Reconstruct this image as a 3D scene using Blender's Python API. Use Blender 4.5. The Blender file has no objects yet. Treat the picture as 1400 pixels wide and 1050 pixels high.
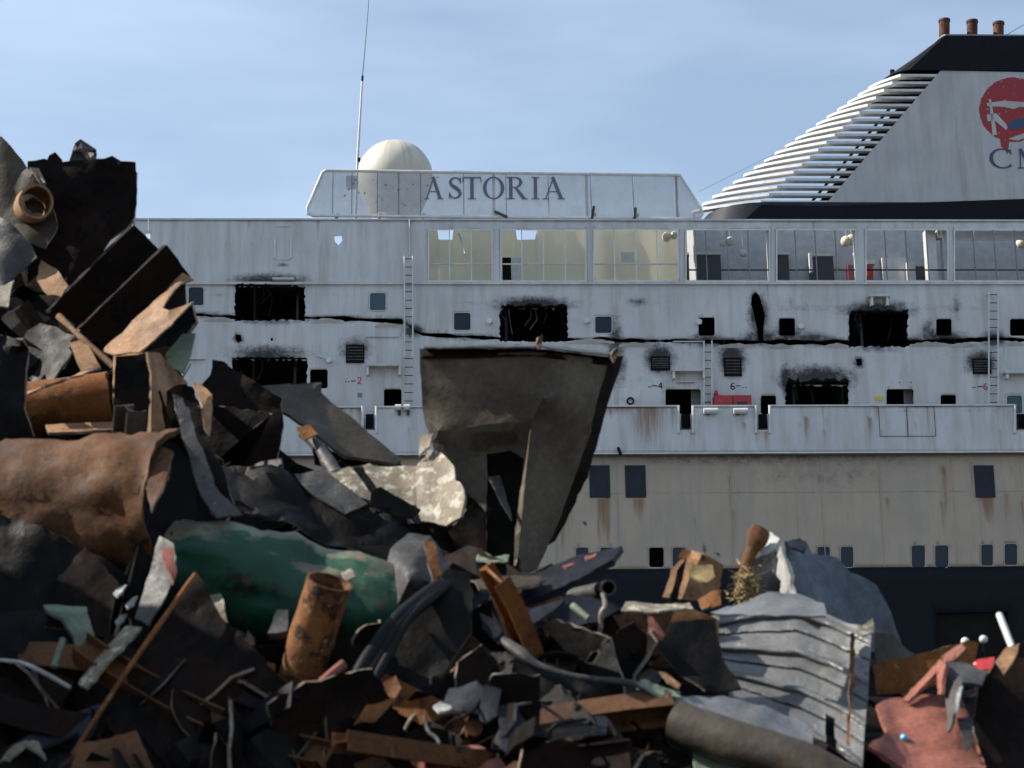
import bpy, bmesh, math, random
import numpy as np
from mathutils import Vector, Matrix, noise
from mathutils.geometry import delaunay_2d_cdt, tessellate_polygon
random.seed(7)
R = math.radians
sc = bpy.context.scene
col = sc.collection
# ------------------------------------------------------------------ camera
F = 2545.0                       # focal length in photo pixels (1400 wide)
CAM = Vector((0, 0, 1.7))
PITCH, ROLL = math.atan(F / 11100.0), R(-0.77)
CR = Matrix.Rotation(R(90) + PITCH, 3, 'X') @ Matrix.Rotation(ROLL, 3, 'Z')
cd = bpy.data.cameras.new('camera'); cam = bpy.data.objects.new('camera', cd); col.objects.link(cam)
cam.matrix_world = Matrix.Translation(CAM) @ CR.to_4x4()
cd.sensor_width = 36; cd.lens = F / 1400 * 36; cd.clip_end = 6000; cd.clip_start = 0.1
cd.dof.use_dof = True; cd.dof.focus_distance = 46; cd.dof.aperture_fstop = 2.7
sc.camera = cam
# ------------------------------------------------------------------ world, sun, exposure
SUN_EL, SUN_DEL = R(39), R(2.5)           # light from the left, a little behind the ship's side
to_sun = Vector((-math.cos(SUN_EL) * math.cos(SUN_DEL), math.cos(SUN_EL) * math.sin(SUN_DEL), math.sin(SUN_EL)))
wd = bpy.data.worlds.new('World'); sc.world = wd; wd.use_nodes = True
nt = wd.node_tree; nt.nodes.clear()
sky = nt.nodes.new('ShaderNodeTexSky'); sky.sky_type = 'NISHITA'; sky.sun_disc = False
sky.sun_elevation = SUN_EL; sky.sun_rotation = math.atan2(to_sun.x, to_sun.y)
sky.air_density = 1.0; sky.dust_density = 0.4; sky.ozone_density = 2.0
tc = nt.nodes.new('ShaderNodeTexCoord'); mp = nt.nodes.new('ShaderNodeMapping')
mp.inputs['Scale'].default_value = (1.2, 1.2, 5.0); mp.inputs['Rotation'].default_value = (0.1, 0.25, 0)
nz = nt.nodes.new('ShaderNodeTexNoise'); nz.inputs['Scale'].default_value = 1.6; nz.inputs['Detail'].default_value = 5; nz.inputs['Roughness'].default_value = .5
rp = nt.nodes.new('ShaderNodeValToRGB'); rp.color_ramp.elements[0].position = .38; rp.color_ramp.elements[1].position = .78
rp.color_ramp.elements[0].color = (.34, .34, .34, 1); rp.color_ramp.elements[1].color = (1, 1, 1, 1)
mx = nt.nodes.new('ShaderNodeMix'); mx.data_type = 'RGBA'; mx.inputs['B'].default_value = (5.9, 7.4, 9.5, 1)
bg = nt.nodes.new('ShaderNodeBackground'); bg.inputs['Strength'].default_value = 0.0735
wo = nt.nodes.new('ShaderNodeOutputWorld')
L = nt.links.new
L(tc.outputs['Generated'], mp.inputs['Vector']); L(mp.outputs[0], nz.inputs['Vector']); L(nz.outputs['Fac'], rp.inputs[0])
L(rp.outputs[0], mx.inputs['Factor']); L(sky.outputs[0], mx.inputs['A']); L(mx.outputs['Result'], bg.inputs['Color']); L(bg.outputs[0], wo.inputs[0])
sd = bpy.data.lights.new('sun', 'SUN'); sd.energy = 5.0; sd.angle = R(0.53); sd.color = (1, .93, .83)
so = bpy.data.objects.new('sun', sd); col.objects.link(so); so.rotation_euler = to_sun.to_track_quat('Z', 'Y').to_euler(); so.location = (-30, 5, 40)
sc.view_settings.view_transform = 'Standard'; sc.view_settings.look = 'None'; sc.view_settings.exposure = 0.8; sc.view_settings.gamma = 1
sc.view_settings.use_curve_mapping = False
sc.render.engine = 'CYCLES'

# ------------------------------------------------------------------ pixels to places
def ray(px, py): return CR @ Vector(((px - 700) / F, (525 - py) / F, -1))
def W(px, py, d):                                   # world point on that line of sight, d metres ahead (world y)
    r = ray(px, py); return CAM + r * (d / r.y)
PSI = R(2.8); SHIP0 = Vector((0, 60, -2.5))
SM = Matrix.Translation(SHIP0) @ Matrix.Rotation(PSI, 4, 'Z'); SI = SM.inverted()
CL = SI @ CAM; SI3 = SI.to_3x3()
def U(px, py, y):                                   # ship coordinates on the fore-and-aft plane y
    r = SI3 @ ray(px, py); t = (y - CL.y) / r.y; return CL + r * t
# ------------------------------------------------------------------ materials
class NT:
    def __init__(s, name):
        s.m = bpy.data.materials.new(name); s.m.use_nodes = True; s.t = s.m.node_tree; s.b = s.t.nodes['Principled BSDF']
        s.out = s.t.nodes['Material Output']
    def n(s, typ, **kw):
        o = s.t.nodes.new('ShaderNode' + typ)
        for k, v in kw.items():
            if k in o.inputs.keys(): o.inputs[k].default_value = v
            else: setattr(o, k, v)
        return o
    def l(s, a, b): s.t.links.new(a, b)
    def coords(s, scale=(1, 1, 1), rnd=True):
        tc = s.n('TexCoord'); v = tc.outputs['Object']
        if rnd:
            oi = s.n('ObjectInfo'); mu = s.n('Math', operation='MULTIPLY'); s.l(oi.outputs['Random'], mu.inputs[0]); mu.inputs[1].default_value = 37
            ad = s.n('VectorMath', operation='ADD'); s.l(v, ad.inputs[0]); s.l(mu.outputs[0], ad.inputs[1]); v = ad.outputs[0]
        if scale != (1, 1, 1):
            mp = s.n('Mapping'); mp.inputs['Scale'].default_value = scale; s.l(v, mp.inputs['Vector']); v = mp.outputs[0]
        return v
    def noise(s, v, scale, detail=6, rough=.55):
        o = s.n('TexNoise', Scale=scale, Detail=detail, Roughness=rough); s.l(v, o.inputs['Vector']); return o.outputs['Fac']
    def ramp(s, f, a, b, ca=(0, 0, 0, 1), cb=(1, 1, 1, 1)):
        o = s.n('ValToRGB'); e = o.color_ramp.elements; e[0].position = a; e[1].position = b; e[0].color = ca; e[1].color = cb; s.l(f, o.inputs[0]); return o.outputs[0]
    def remap(s, f, a, b):
        o = s.n('MapRange'); o.inputs['From Min'].default_value = a; o.inputs['From Max'].default_value = b; o.interpolation_type = 'SMOOTHSTEP'; s.l(f, o.inputs['Value']); return o.outputs['Result']
    def mix(s, f, a, b, blend='MIX'):
        o = s.n('Mix', data_type='RGBA', blend_type=blend)
        for sock, v in (('Factor', f), ('A', a), ('B', b)):
            if isinstance(v, tuple): o.inputs[sock].default_value = (*v, 1) if len(v) == 3 else v
            elif isinstance(v, (int, float)): o.inputs[sock].default_value = v
            else: s.l(v, o.inputs[sock])
        return o.outputs['Result']
    def bump(s, h, strength=.3, dist=.02):
        o = s.n('Bump', Strength=strength, Distance=dist); s.l(h, o.inputs['Height']); s.l(o.outputs[0], s.b.inputs['Normal'])
def worn(name, c1, c2, c3, scale=3, cover=.5, rough=.75, metal=0, bump=.35, c4=None):
    c1, c2, c3 = (tuple(x * .70 for x in c) for c in (c1, c2, c3)); c4 = tuple(x * .70 for x in c4) if c4 else None
    m = NT(name); v = m.coords()
    f1 = m.ramp(m.noise(v, scale, 8, .6), .32, .68)
    f2 = m.ramp(m.noise(v, scale * 2.3, 12, .72), cover, cover + .035)
    c = m.mix(f1, c1, c2); c = m.mix(f2, c, c3)
    if c4:
        f4 = m.ramp(m.noise(v, scale * 6, 8, .75), .60, .63); c = m.mix(f4, c, c4)
    st = m.ramp(m.noise(v, scale * .7, 7, .65), .46, .62); c = m.mix(m.mix(.55, (0, 0, 0), st), c, tuple(x * .30 for x in c3))
    sm = m.ramp(m.noise(m.coords((1, 1, .18)), scale * 5, 8, .7), .58, .70); c = m.mix(m.mix(.5, (0, 0, 0), sm), c, tuple(min(1, x * 1.6 + .001) for x in c2))
    g = m.noise(v, scale * 14, 5, .7); c = m.mix(m.ramp(g, .3, .75), c, c, 'MULTIPLY') if False else m.mix(.35, c, m.mix(m.ramp(g, .35, .7), (0, 0, 0), c), 'MIX')
    m.l(c, m.b.inputs['Base Color']); m.b.inputs['Metallic'].default_value = metal
    rr = m.ramp(m.noise(v, scale * 4), .3, .7, (rough - .15,) * 3 + (1,), (min(1, rough + .12),) * 3 + (1,)); m.l(rr, m.b.inputs['Roughness'])
    m.bump(m.noise(v, scale * 5, 9, .65), bump, .03); m.b.inputs['Specular IOR Level'].default_value = .10 if max(c1) < .06 else .25
    return m.m
def plain(name, c, rough=.6, metal=0):
    m = NT(name); v = m.coords(); f = m.noise(v, 4, 6)
    m.l(m.mix(m.ramp(f, .3, .7), tuple(x * .75 for x in c), c), m.b.inputs['Base Color']); m.b.inputs['Roughness'].default_value = rough; m.b.inputs['Metallic'].default_value = metal
    if max(c) < .06: m.b.inputs['Specular IOR Level'].default_value = .12
    return m.m
def ship_paint(name, c, c2, soot_shade=(.010, .010, .011), rust=(.20, .10, .045), rough=.5, bump=.25):
    m = NT(name); v = m.coords(rnd=False); vs = m.coords((.9, .9, .10), False); vf = m.coords((5, 5, .5), False)
    col_ = m.mix(m.ramp(m.noise(v, .55, 7, .6), .34, .68), c, c2)
    col_ = m.mix(m.ramp(m.noise(vs, 2.6, 7, .6), .45, .75), col_, m.mix(.6, c2, (.30, .27, .22)))
    dirt = m.ramp(m.noise(vf, 1.3, 8, .7), .56, .80); col_ = m.mix(m.mix(.42, (0, 0, 0), dirt), col_, (.20, .17, .14))
    chips = m.ramp(m.noise(v, 9, 8, .7), .69, .72); col_ = m.mix(chips, col_, (.10, .085, .075))
    n_s = m.noise(v, 4.5, 9, .75); n_r = m.noise(m.coords((7, 7, .55), False), 1.2, 8, .7)
    for nm, cc, k in (('rust', rust, .9), ('soot_shade', soot_shade, 1.0)):
        at = m.n('Attribute', attribute_name=nm); ad = m.n('Math', operation='MULTIPLY_ADD'); m.l(n_r if nm == 'rust' else n_s, ad.inputs[0]); ad.inputs[1].default_value = 1.1; m.l(at.outputs['Fac'], ad.inputs[2])
        f = m.remap(ad.outputs[0], .72 if nm == 'rust' else .70, 1.3 if nm == 'rust' else 1.35)
        gate = m.n('Math', operation='MULTIPLY'); sat = m.n('Math', operation='MULTIPLY', use_clamp=True); m.l(at.outputs['Fac'], sat.inputs[0]); sat.inputs[1].default_value = 3.0
        m.l(f, gate.inputs[0]); m.l(sat.outputs[0], gate.inputs[1]); g2 = m.n('Math', operation='MULTIPLY'); m.l(gate.outputs[0], g2.inputs[0]); g2.inputs[1].default_value = k
        col_ = m.mix(g2.outputs[0], col_, cc)
    m.l(col_, m.b.inputs['Base Color']); m.b.inputs['Roughness'].default_value = rough
    if bump: m.bump(m.noise(v, 1.1, 4, .5), bump, .06)
    return m.m
M = {}
M['white'] = ship_paint('weathered_white_paint', (.55, .55, .545), (.455, .455, .455))
M['cream'] = ship_paint('weathered_cream_paint', (.41, .325, .245), (.335, .27, .205))
M['black_hull'] = plain('dark_blue_hull_paint', (.008, .010, .015), .6)
M['funnel'] = ship_paint('funnel_grey_white_paint', (.44, .44, .43), (.35, .35, .35))
M['slat'] = plain('white_slat_paint', (.62, .61, .59), .5)
M['funnel_dark'] = plain('funnel_black_paint', (.007, .008, .011), .6)
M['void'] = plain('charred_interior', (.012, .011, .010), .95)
M['soffit'] = plain('dull_grey_paint', (.22, .22, .22), .7)
M['trim'] = plain('white_trim_paint', (.62, .62, .60), .5)
M['pipe_white'] = plain('white_gloss_paint', (.60, .60, .58), .45)
M['exhaust'] = worn('rusted_exhaust_steel', (.20, .07, .03), (.10, .035, .02), (.05, .02, .015), 1.5, .55)
m = NT('radome_gelcoat'); v = m.coords(rnd=False); at = m.n('Attribute', attribute_name='rust'); m.l(m.mix(at.outputs['Fac'], m.mix(m.ramp(m.noise(v, 3, 8, .7), .3, .75), (.54, .51, .42), (.47, .44, .36)), (.17, .145, .10)), m.b.inputs['Base Color']); m.b.inputs['Roughness'].default_value = .55; M['radome'] = m.m
M['inner_cream'] = plain('cream_bulkhead_paint', (.72, .67, .50), .6)
m = NT('translucent_cream_panel'); v = m.coords(rnd=False); tl = m.n('BsdfTranslucent'); ms = m.n('MixShader'); ms.inputs[0].default_value = .5; cc = m.mix(m.ramp(m.noise(v, .8, 4), .3, .7), (.92, .87, .70), (.84, .78, .62)); m.l(cc, m.b.inputs['Base Color']); m.l(cc, tl.inputs['Color']); m.b.inputs['Roughness'].default_value = .7
m.l(m.b.outputs[0], ms.inputs[1]); m.l(tl.outputs[0], ms.inputs[2]); m.l(ms.outputs[0], m.out.inputs['Surface']); M['inner_cream'] = m.m
M['inner_grey'] = plain('pale_grey_bulkhead_paint', (.42, .43, .43), .6)
M['letter'] = plain('faded_navy_letter', (.115, .125, .17), .6)
M['navy'] = plain('navy_logo_paint', (.03, .05, .12), .5)
M['red_mark'] = plain('red_marking_paint', (.42, .03, .03), .5)
M['black_mark'] = plain('black_marking_paint', (.03, .03, .035), .5)
M['red_box'] = plain('red_hose_box_paint', (.36, .02, .02), .45)
M['yellow'] = plain('yellow_notice', (.60, .50, .06), .5)
M['lamp_cream'] = plain('cream_lamp_globe', (.80, .72, .50), .3)
m = NT('red_logo_paint'); v = m.coords(rnd=False); f = m.ramp(m.noise(v, 3.2, 10, .75), .595, .61)
m.l(m.mix(f, (.27, .008, .012), (.36, .36, .35)), m.b.inputs['Base Color']); m.b.inputs['Roughness'].default_value = .5; M['logo_red'] = m.m
def glassy(name, c, tr):
    m = NT(name); m.b.inputs['Base Color'].default_value = (*c, 1); m.b.inputs['Roughness'].default_value = .12; m.b.inputs['Specular IOR Level'].default_value = .25
    if tr:
        t = m.n('BsdfTransparent'); mxs = m.n('MixShader'); mxs.inputs[0].default_value = 1 - tr
        m.l(t.outputs[0], mxs.inputs[1]); m.l(m.b.outputs[0], mxs.inputs[2]); m.l(mxs.outputs[0], m.out.inputs['Surface'])
    return m.m
M['blue_glass'] = glassy('dark_blue_tinted_glass', (.010, .018, .028), 0)
M['teal_glass'] = glassy('teal_tinted_glass', (.05, .09, .10), 0)
M['cover'] = plain('dark_grey_deadlight_cover', (.028, .033, .042), .5)
M['clear_glass'] = glassy('dusty_clear_glass', (.30, .31, .31), .93)
# fine wire mesh of the name board: a see-through weave
m = NT('fine_white_wire_mesh'); v = m.coords(rnd=False); t = m.n('BsdfTransparent'); mxs = m.n('MixShader')
f = m.ramp(m.noise(v, 1.6, 6, .6), .3, .7, (.70, .70, .70, 1), (.82, .82, .82, 1))
m.l(m.mix(m.ramp(m.noise(v, 3, 8, .7), .35, .7), (.46, .46, .46), (.37, .375, .385)), m.b.inputs['Base Color']); m.b.inputs['Roughness'].default_value = .7
m.l(f, mxs.inputs[0]); m.l(t.outputs[0], mxs.inputs[1]); m.l(m.b.outputs[0], mxs.inputs[2]); m.l(mxs.outputs[0], m.out.inputs['Surface']); M['mesh'] = m.m
# scrap
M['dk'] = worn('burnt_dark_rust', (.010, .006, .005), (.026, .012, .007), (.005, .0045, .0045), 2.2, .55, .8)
M['pip'] = worn('flaking_pipe_rust', (.40, .17, .045), (.20, .075, .022), (.07, .03, .016), 3.2, .52, .75, c4=(.60, .44, .28))
M['edge'] = worn('raw_cut_edge', (.30, .23, .16), (.20, .13, .08), (.36, .32, .27), 4, .5, .7)
M['hop'] = worn('weathered_hopper_steel', (.225, .188, .142), (.165, .136, .098), (.16, .095, .045), 1.5, .64, .65, c4=(.23, .215, .19))
M['br'] = worn('brown_rust', (.125, .050, .018), (.20, .085, .026), (.05, .024, .014), 2.4, .58, .78, c4=(.26, .12, .045))
M['or'] = worn('orange_rust', (.38, .15, .035), (.26, .085, .022), (.10, .04, .02), 2.6, .6, .8, c4=(.50, .30, .14))
M['tan'] = worn('tan_mill_scale', (.52, .30, .15), (.42, .22, .10), (.24, .11, .05), 2.2, .6, .7, c4=(.62, .50, .38))
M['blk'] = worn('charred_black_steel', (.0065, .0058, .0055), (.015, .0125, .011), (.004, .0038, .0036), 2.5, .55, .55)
M['gry'] = worn('dull_grey_steel', (.13, .125, .12), (.075, .07, .065), (.04, .03, .022), 3, .62, .55, c4=(.24, .23, .215))
M['stl'] = worn('grey_brown_sheet_steel', (.105, .088, .064), (.078, .062, .044), (.115, .070, .028), 1.6, .58, .6)
M['crm'] = worn('peeling_cream_paint', (.36, .29, .20), (.24, .19, .13), (.72, .66, .52), 4.5, .53, .6, c4=(.14, .09, .06))
M['grn'] = worn('worn_green_paint', (.005, .048, .032), (.007, .066, .040), (.07, .04, .028), 2.0, .64, .42, c4=(.16, .11, .09))
def scraped_green():
    m = NT('worn_green_paint'); v = m.coords(); g = m.n('Normal') if False else m.n('TexCoord'); sp = m.n('SeparateXYZ'); m.l(g.outputs['Normal'], sp.inputs[0])
    ad = m.n('Math', operation='MULTIPLY_ADD'); m.l(m.noise(m.coords((.8, 2, 2)), 3.2, 8, .7), ad.inputs[0]); ad.inputs[1].default_value = .9; m.l(sp.outputs['Z'], ad.inputs[2])
    f = m.remap(ad.outputs[0], 1.0, 1.14); c = m.mix(m.ramp(m.noise(v, 2.2, 8), .3, .7), (.003, .034, .018), (.006, .058, .028))
    top = m.mix(m.ramp(m.noise(v, 3.1, 8, .7), .48, .60), (.105, .085, .062), (.10, .17, .09)); top = m.mix(m.ramp(m.noise(v, 8, 8, .7), .60, .64), top, (.22, .10, .06))
    c = m.mix(f, c, top); c = m.mix(m.ramp(m.noise(v, 2.6, 10, .72), .55, .60), c, (.012, .012, .010)); c = m.mix(m.ramp(m.noise(v, 6, 9, .7), .62, .65), c, (.07, .035, .02)); m.l(c, m.b.inputs['Base Color']); m.b.inputs['Roughness'].default_value = .45; m.b.inputs['Specular IOR Level'].default_value = .3
    m.bump(m.noise(v, 9, 8), .3, .02); return m.m
M['grn'] = scraped_green()
M['pgn'] = worn('pale_green_paint', (.32, .40, .27), (.25, .31, .22), (.12, .11, .08), 3, .62, .6)
M['teal'] = worn('teal_shade_paint', (.07, .14, .13), (.10, .18, .16), (.06, .05, .04), 3, .66, .6)  # pale green of the small box with shade put into the colour
M['blu'] = worn('chalky_blue_grey_paint', (.17, .205, .25), (.13, .16, .20), (.10, .09, .09), 2.4, .68, .6, c4=(.12, .10, .09))
M['dbl'] = worn('dark_blue_grey_steel', (.020, .022, .031), (.036, .039, .053), (.010, .010, .012), 2.4, .62, .55)
M['wht'] = worn('scraped_white_paint', (.74, .73, .69), (.62, .61, .58), (.32, .27, .22), 3, .70, .55)
M['prm'] = worn('red_primer', (.46, .17, .12), (.38, .13, .09), (.26, .10, .06), 2.6, .62, .75, c4=(.52, .26, .20))
M['gal'] = worn('galvanised_sheet', (.36, .36, .355), (.25, .25, .25), (.50, .50, .49), 4, .62, .42, .25, .25, c4=(.20, .17, .14))
M['ins'] = worn('yellow_glass_wool', (.55, .42, .20), (.40, .28, .12), (.22, .13, .06), 8, .6, .95)
M['rubber'] = plain('black_rubber', (.008, .008, .009), .5)
M['rag'] = worn('grey_blue_tarpaulin', (.036, .038, .050), (.060, .064, .078), (.018, .018, .022), 4, .6, .7)
M['heap'] = worn('shadowed_heap_rust', (.009, .007, .006), (.018, .012, .009), (.005, .005, .005), 1.5, .55, .9)  # near-black, so shadow deep in the heap is in the colour
m = NT('quay_concrete'); v = m.coords(rnd=False); m.l(m.mix(m.ramp(m.noise(v, .8, 9, .65), .3, .7), (.08, .076, .068), (.125, .118, .108)), m.b.inputs['Base Color']); m.b.inputs['Roughness'].default_value = .9; m.bump(m.noise(v, 9, 8), .3, .02); M['quay'] = m.m
m = NT('dock_water'); m.b.inputs['Base Color'].default_value = (.03, .045, .04, 1); m.b.inputs['Roughness'].default_value = .08; v = m.coords(rnd=False); m.bump(m.noise(v, 1.4, 5), .4, .08); M['water'] = m.m

# ------------------------------------------------------------------ mesh helpers
def link(name, me, mat, parent=None, loc=None):
    o = bpy.data.objects.new(name, me); col.objects.link(o)
    if mat: me.materials.append(M[mat] if isinstance(mat, str) else mat)
    if parent: o.parent = parent
    if loc: o.location = loc
    return o
def tag(o, label=None, cat=None, group=None, kind=None):
    for k, v in (('label', label), ('category', cat), ('group', group), ('kind', kind)):
        if v: o[k] = v
    return o
def from_bm(name, bm, mat, parent=None, smooth=None):
    bmesh.ops.recalc_face_normals(bm, faces=bm.faces)
    me = bpy.data.meshes.new(name); bm.to_mesh(me); bm.free()
    if smooth is not None: shade(me, smooth)
    return link(name, me, mat, parent)
def shade(me, ang):
    me.polygons.foreach_set('use_smooth', [True] * len(me.polygons)); me.set_sharp_from_angle(angle=R(ang))
def thicken(bm, th):                                  # give a sheet real thickness, both skins and a rim
    bm.normal_update(); V = list(bm.verts); Fs = [list(f.verts) for f in bm.faces]; rim = [(e.verts[0], e.verts[1], e.link_faces[0]) for e in bm.edges if len(e.link_faces) == 1]
    N = {v: v.normal.copy() for v in V}; rim2 = []
    for a, b, f in rim:
        l = [v for v in f.verts]; i = l.index(a); rim2.append((a, b) if l[(i + 1) % len(l)] == b else (b, a))
    D = {v: bm.verts.new(v.co - N[v] * th * .5) for v in V}
    for v in V: v.co += N[v] * th * .5
    for f in Fs:
        try: bm.faces.new([D[v] for v in f][::-1])
        except ValueError: pass
    for a, b in rim2:
        try: bm.faces.new((b, a, D[a], D[b])).material_index = 1
        except ValueError: pass
def add_hexa(bm, a, b):                              # a, b: bottom ring and top ring of four corners
    va = [bm.verts.new(p) for p in a]; vb = [bm.verts.new(p) for p in b]
    bm.faces.new(va[::-1]); bm.faces.new(vb)
    for i in range(4): bm.faces.new((va[i], va[(i + 1) % 4], vb[(i + 1) % 4], vb[i]))
def add_box(bm, x0, x1, y0, y1, z0, z1):
    add_hexa(bm, [(x0, y0, z0), (x1, y0, z0), (x1, y1, z0), (x0, y1, z0)], [(x0, y0, z1), (x1, y0, z1), (x1, y1, z1), (x0, y1, z1)])
def box(name, mat, parent, x0, x1, y0, y1, z0, z1, bev=0):
    bm = bmesh.new(); add_box(bm, min(x0, x1), max(x0, x1), y0, y1, min(z0, z1), max(z0, z1))
    if bev: bmesh.ops.bevel(bm, geom=bm.edges[:], offset=bev, segments=2, affect='EDGES', profile=.5)
    return from_bm(name, bm, mat, parent)
def pbox(name, mat, parent, px0, py0, px1, py1, y0, y1, bev=0):       # a box by its pixel rectangle on plane y0
    ym, xm = (py0 + py1) / 2, (px0 + px1) / 2; a = Vector((U(px0, ym, y0).x, 0, U(xm, py1, y0).z)); b = Vector((U(px1, ym, y0).x, 0, U(xm, py0, y0).z))
    return box(name, mat, parent, a.x, b.x, y0, y1, a.z, b.z, bev)
def frames(pts):
    T = [(pts[min(i + 1, len(pts) - 1)] - pts[max(i - 1, 0)]).normalized() for i in range(len(pts))]
    n = T[0].orthogonal().normalized(); N = []
    for t in T:
        n = (n - t * n.dot(t)).normalized(); N.append(n)
    return T, N
def tube_mesh(pts, r, seg=12, wall=0, dent=0, seed=0, arc=None, closed=False):
    """pts: Vectors; r: number or list; wall>0 makes it hollow with open ends; arc=(a0,a1) makes it a trough"""
    if isinstance(r, (int, float)): r = [r] * len(pts)
    bm = bmesh.new(); T, N = frames(pts)
    full = arc is None; a0, a1 = (0, 2 * math.pi) if full else arc
    cnt = seg if full else seg + 1
    def ringset(off):
        rings = []
        for p, t, n, rr in zip(pts, T, N, r):
            b = t.cross(n); ring = []
            for k in range(cnt):
                a = a0 + (a1 - a0) * k / seg; d = n * math.cos(a) + b * math.sin(a)
                q = p + d * (rr + off)
                if dent: q = q + d * dent * noise.noise(q * 3.1 + Vector((seed, 0, 0))) + d * dent * .5 * noise.noise(q * 8 + Vector((seed, 5, 0)))
                ring.append(bm.verts.new(q))
            rings.append(ring)
        return rings
    o = ringset(0); last = cnt if full else cnt - 1
    def skin(rs, flip):
        for i in range(len(rs) - 1):
            for k in range(last):
                f = (rs[i][k], rs[i][(k + 1) % cnt], rs[i + 1][(k + 1) % cnt], rs[i + 1][k]); bm.faces.new(f[::-1] if flip else f)
    skin(o, False)
    if wall:
        i_ = ringset(-wall); skin(i_, True)
        for e in (0, -1):
            for k in range(last): bm.faces.new((o[e][k], o[e][(k + 1) % cnt], i_[e][(k + 1) % cnt], i_[e][k]))
        if not full:
            for i in range(len(o) - 1):
                for k in (0, -1): bm.faces.new((o[i][k], o[i + 1][k], i_[i + 1][k], i_[i][k]))
    elif full:
        bm.faces.new(o[0][::-1]); bm.faces.new(o[-1])
    return bm
def ribbons(name, strokes, place, th, mat, parent):
    """flat letter strokes: each a list of (x, y, width); place maps (x, y, depth) to 3-D"""
    bm = bmesh.new()
    for s_i, st in enumerate(strokes):
        n = len(st); L_, R_ = [], []
        for i, (x, y, w) in enumerate(st):
            x0, y0, _ = st[max(i - 1, 0)]; x1, y1, _ = st[min(i + 1, n - 1)]
            dx, dy = x1 - x0, y1 - y0; l = math.hypot(dx, dy) or 1
            L_.append((x - dy / l * w / 2, y + dx / l * w / 2)); R_.append((x + dy / l * w / 2, y - dx / l * w / 2))
        d0 = s_i * .0012
        for i in range(n - 1):
            q = (L_[i], R_[i], R_[i + 1], L_[i + 1])
            bm.faces.new([bm.verts.new(place(a, b, -th - d0)) for a, b in q])
    bmesh.ops.remove_doubles(bm, verts=bm.verts, dist=1e-5)
    return from_bm(name, bm, mat, parent)
def arc(cx, cy, rx, ry, a0, a1, w0, w1, n=20, thick=None):
    o = []
    for i in range(n + 1):
        a = R(a0 + (a1 - a0) * i / n); w = w0 + (w1 - w0) * i / n
        if thick: w = thick[0] + (thick[1] - thick[0]) * math.cos(a) ** 2
        o.append((cx + rx * math.cos(a), cy + ry * math.sin(a), w))
    return o
K, H = .15, .05                                       # heavy and hair strokes of a serif letter of height 1
GL = {
 'A': (.86, [[(.10, .02, H), (.44, .98, H)], [(.40, 1, K), (.76, .02, K)], [(.22, .34, H), (.62, .34, H)], [(-.02, .02, H), (.24, .02, H)], [(.60, .02, H), (.92, .02, H)]]),
 'S': (.62, [[(.54, .76, .06), (.48, .90, .08), (.33, .955, .07), (.18, .90, .10), (.11, .77, .13), (.17, .62, .15), (.33, .51, .17), (.48, .38, .15), (.53, .24, .13), (.46, .10, .10), (.30, .045, .07), (.15, .10, .08), (.08, .26, .06)], [(.54, .70, .05), (.54, .97, .05)], [(.08, .03, .05), (.08, .30, .05)]]),
 'T': (.84, [[(.02, .96, .07), (.82, .96, .07)], [(.42, .96, K), (.42, .02, K)], [(.24, .02, H), (.60, .02, H)], [(.04, .99, .06), (.01, .74, .03)], [(.80, .99, .06), (.83, .74, .03)]]),
 'O': (.98, [arc(.49, .5, .40, .475, 0, 360, .1, .1, 40, (.055, .155))]),
 'R': (.88, [[(.20, .98, K), (.20, .02, K)], [(.03, .02, H), (.37, .02, H)], [(.03, .975, H), (.30, .975, H)], [(.24, .965, H), (.44, .965, .06), (.58, .90, .11), (.635, .76, .15), (.57, .61, .11), (.43, .53, .06), (.24, .52, H)], [(.40, .53, .10), (.62, .22, K), (.76, .02, K)], [(.66, .02, H), (.92, .02, H)]]),
 'I': (.42, [[(.21, .98, K), (.21, .02, K)], [(.03, .02, H), (.39, .02, H)], [(.03, .975, H), (.39, .975, H)]]),
 'C': (.98, [arc(.52, .5, .43, .475, 42, 318, .1, .1, 36, (.055, .15)), [(.86, .68, .04), (.84, .96, .05)]]),
 'M': (1.16, [[(.16, .98, H), (.13, .02, H)], [(.16, .98, K), (.56, .05, K)], [(.56, .03, H), (.96, .98, H)], [(.96, .98, K), (.99, .02, K)], [(.02, .02, H), (.26, .02, H)], [(.84, .02, H), (1.13, .02, H)]]),
 '2': (.6, [[(.06, .74, .12), (.14, .92, .13), (.30, .96, .13), (.47, .88, .14), (.50, .70, .15), (.40, .48, .14), (.22, .26, .13), (.08, .08, .13)], [(.04, .07, .14), (.56, .07, .14)]]),
 '4': (.6, [[(.40, .98, .13), (.04, .32, .13)], [(.02, .30, .13), (.58, .30, .13)], [(.42, .98, .15), (.42, 0, .15)]]),
 '6': (.6, [[(.50, .90, .12), (.34, .95, .13), (.16, .80, .15), (.08, .50, .15), (.10, .26, .15)], arc(.30, .28, .21, .23, 0, 360, .14, .14, 24)]),
 '-': (.5, [[(.04, .45, .10), (.46, .45, .10)]]),
}
def glyph(ch, px0, py0, px1, py1, y, mat, parent, name='letter'):
    w, st = GL[ch]; a, b = U(px0, py1, y), U(px1, py0, y); W_, H_ = b.x - a.x, b.z - a.z
    sx = W_ / w
    st = [[(x * sx, yy * H_, wd * (sx * .5 + H_ * .5)) for x, yy, wd in s] for s in st]
    return ribbons(name, st, lambda x, z, d: (a.x + x, y + d, a.z + z), .004, mat, parent)

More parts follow.
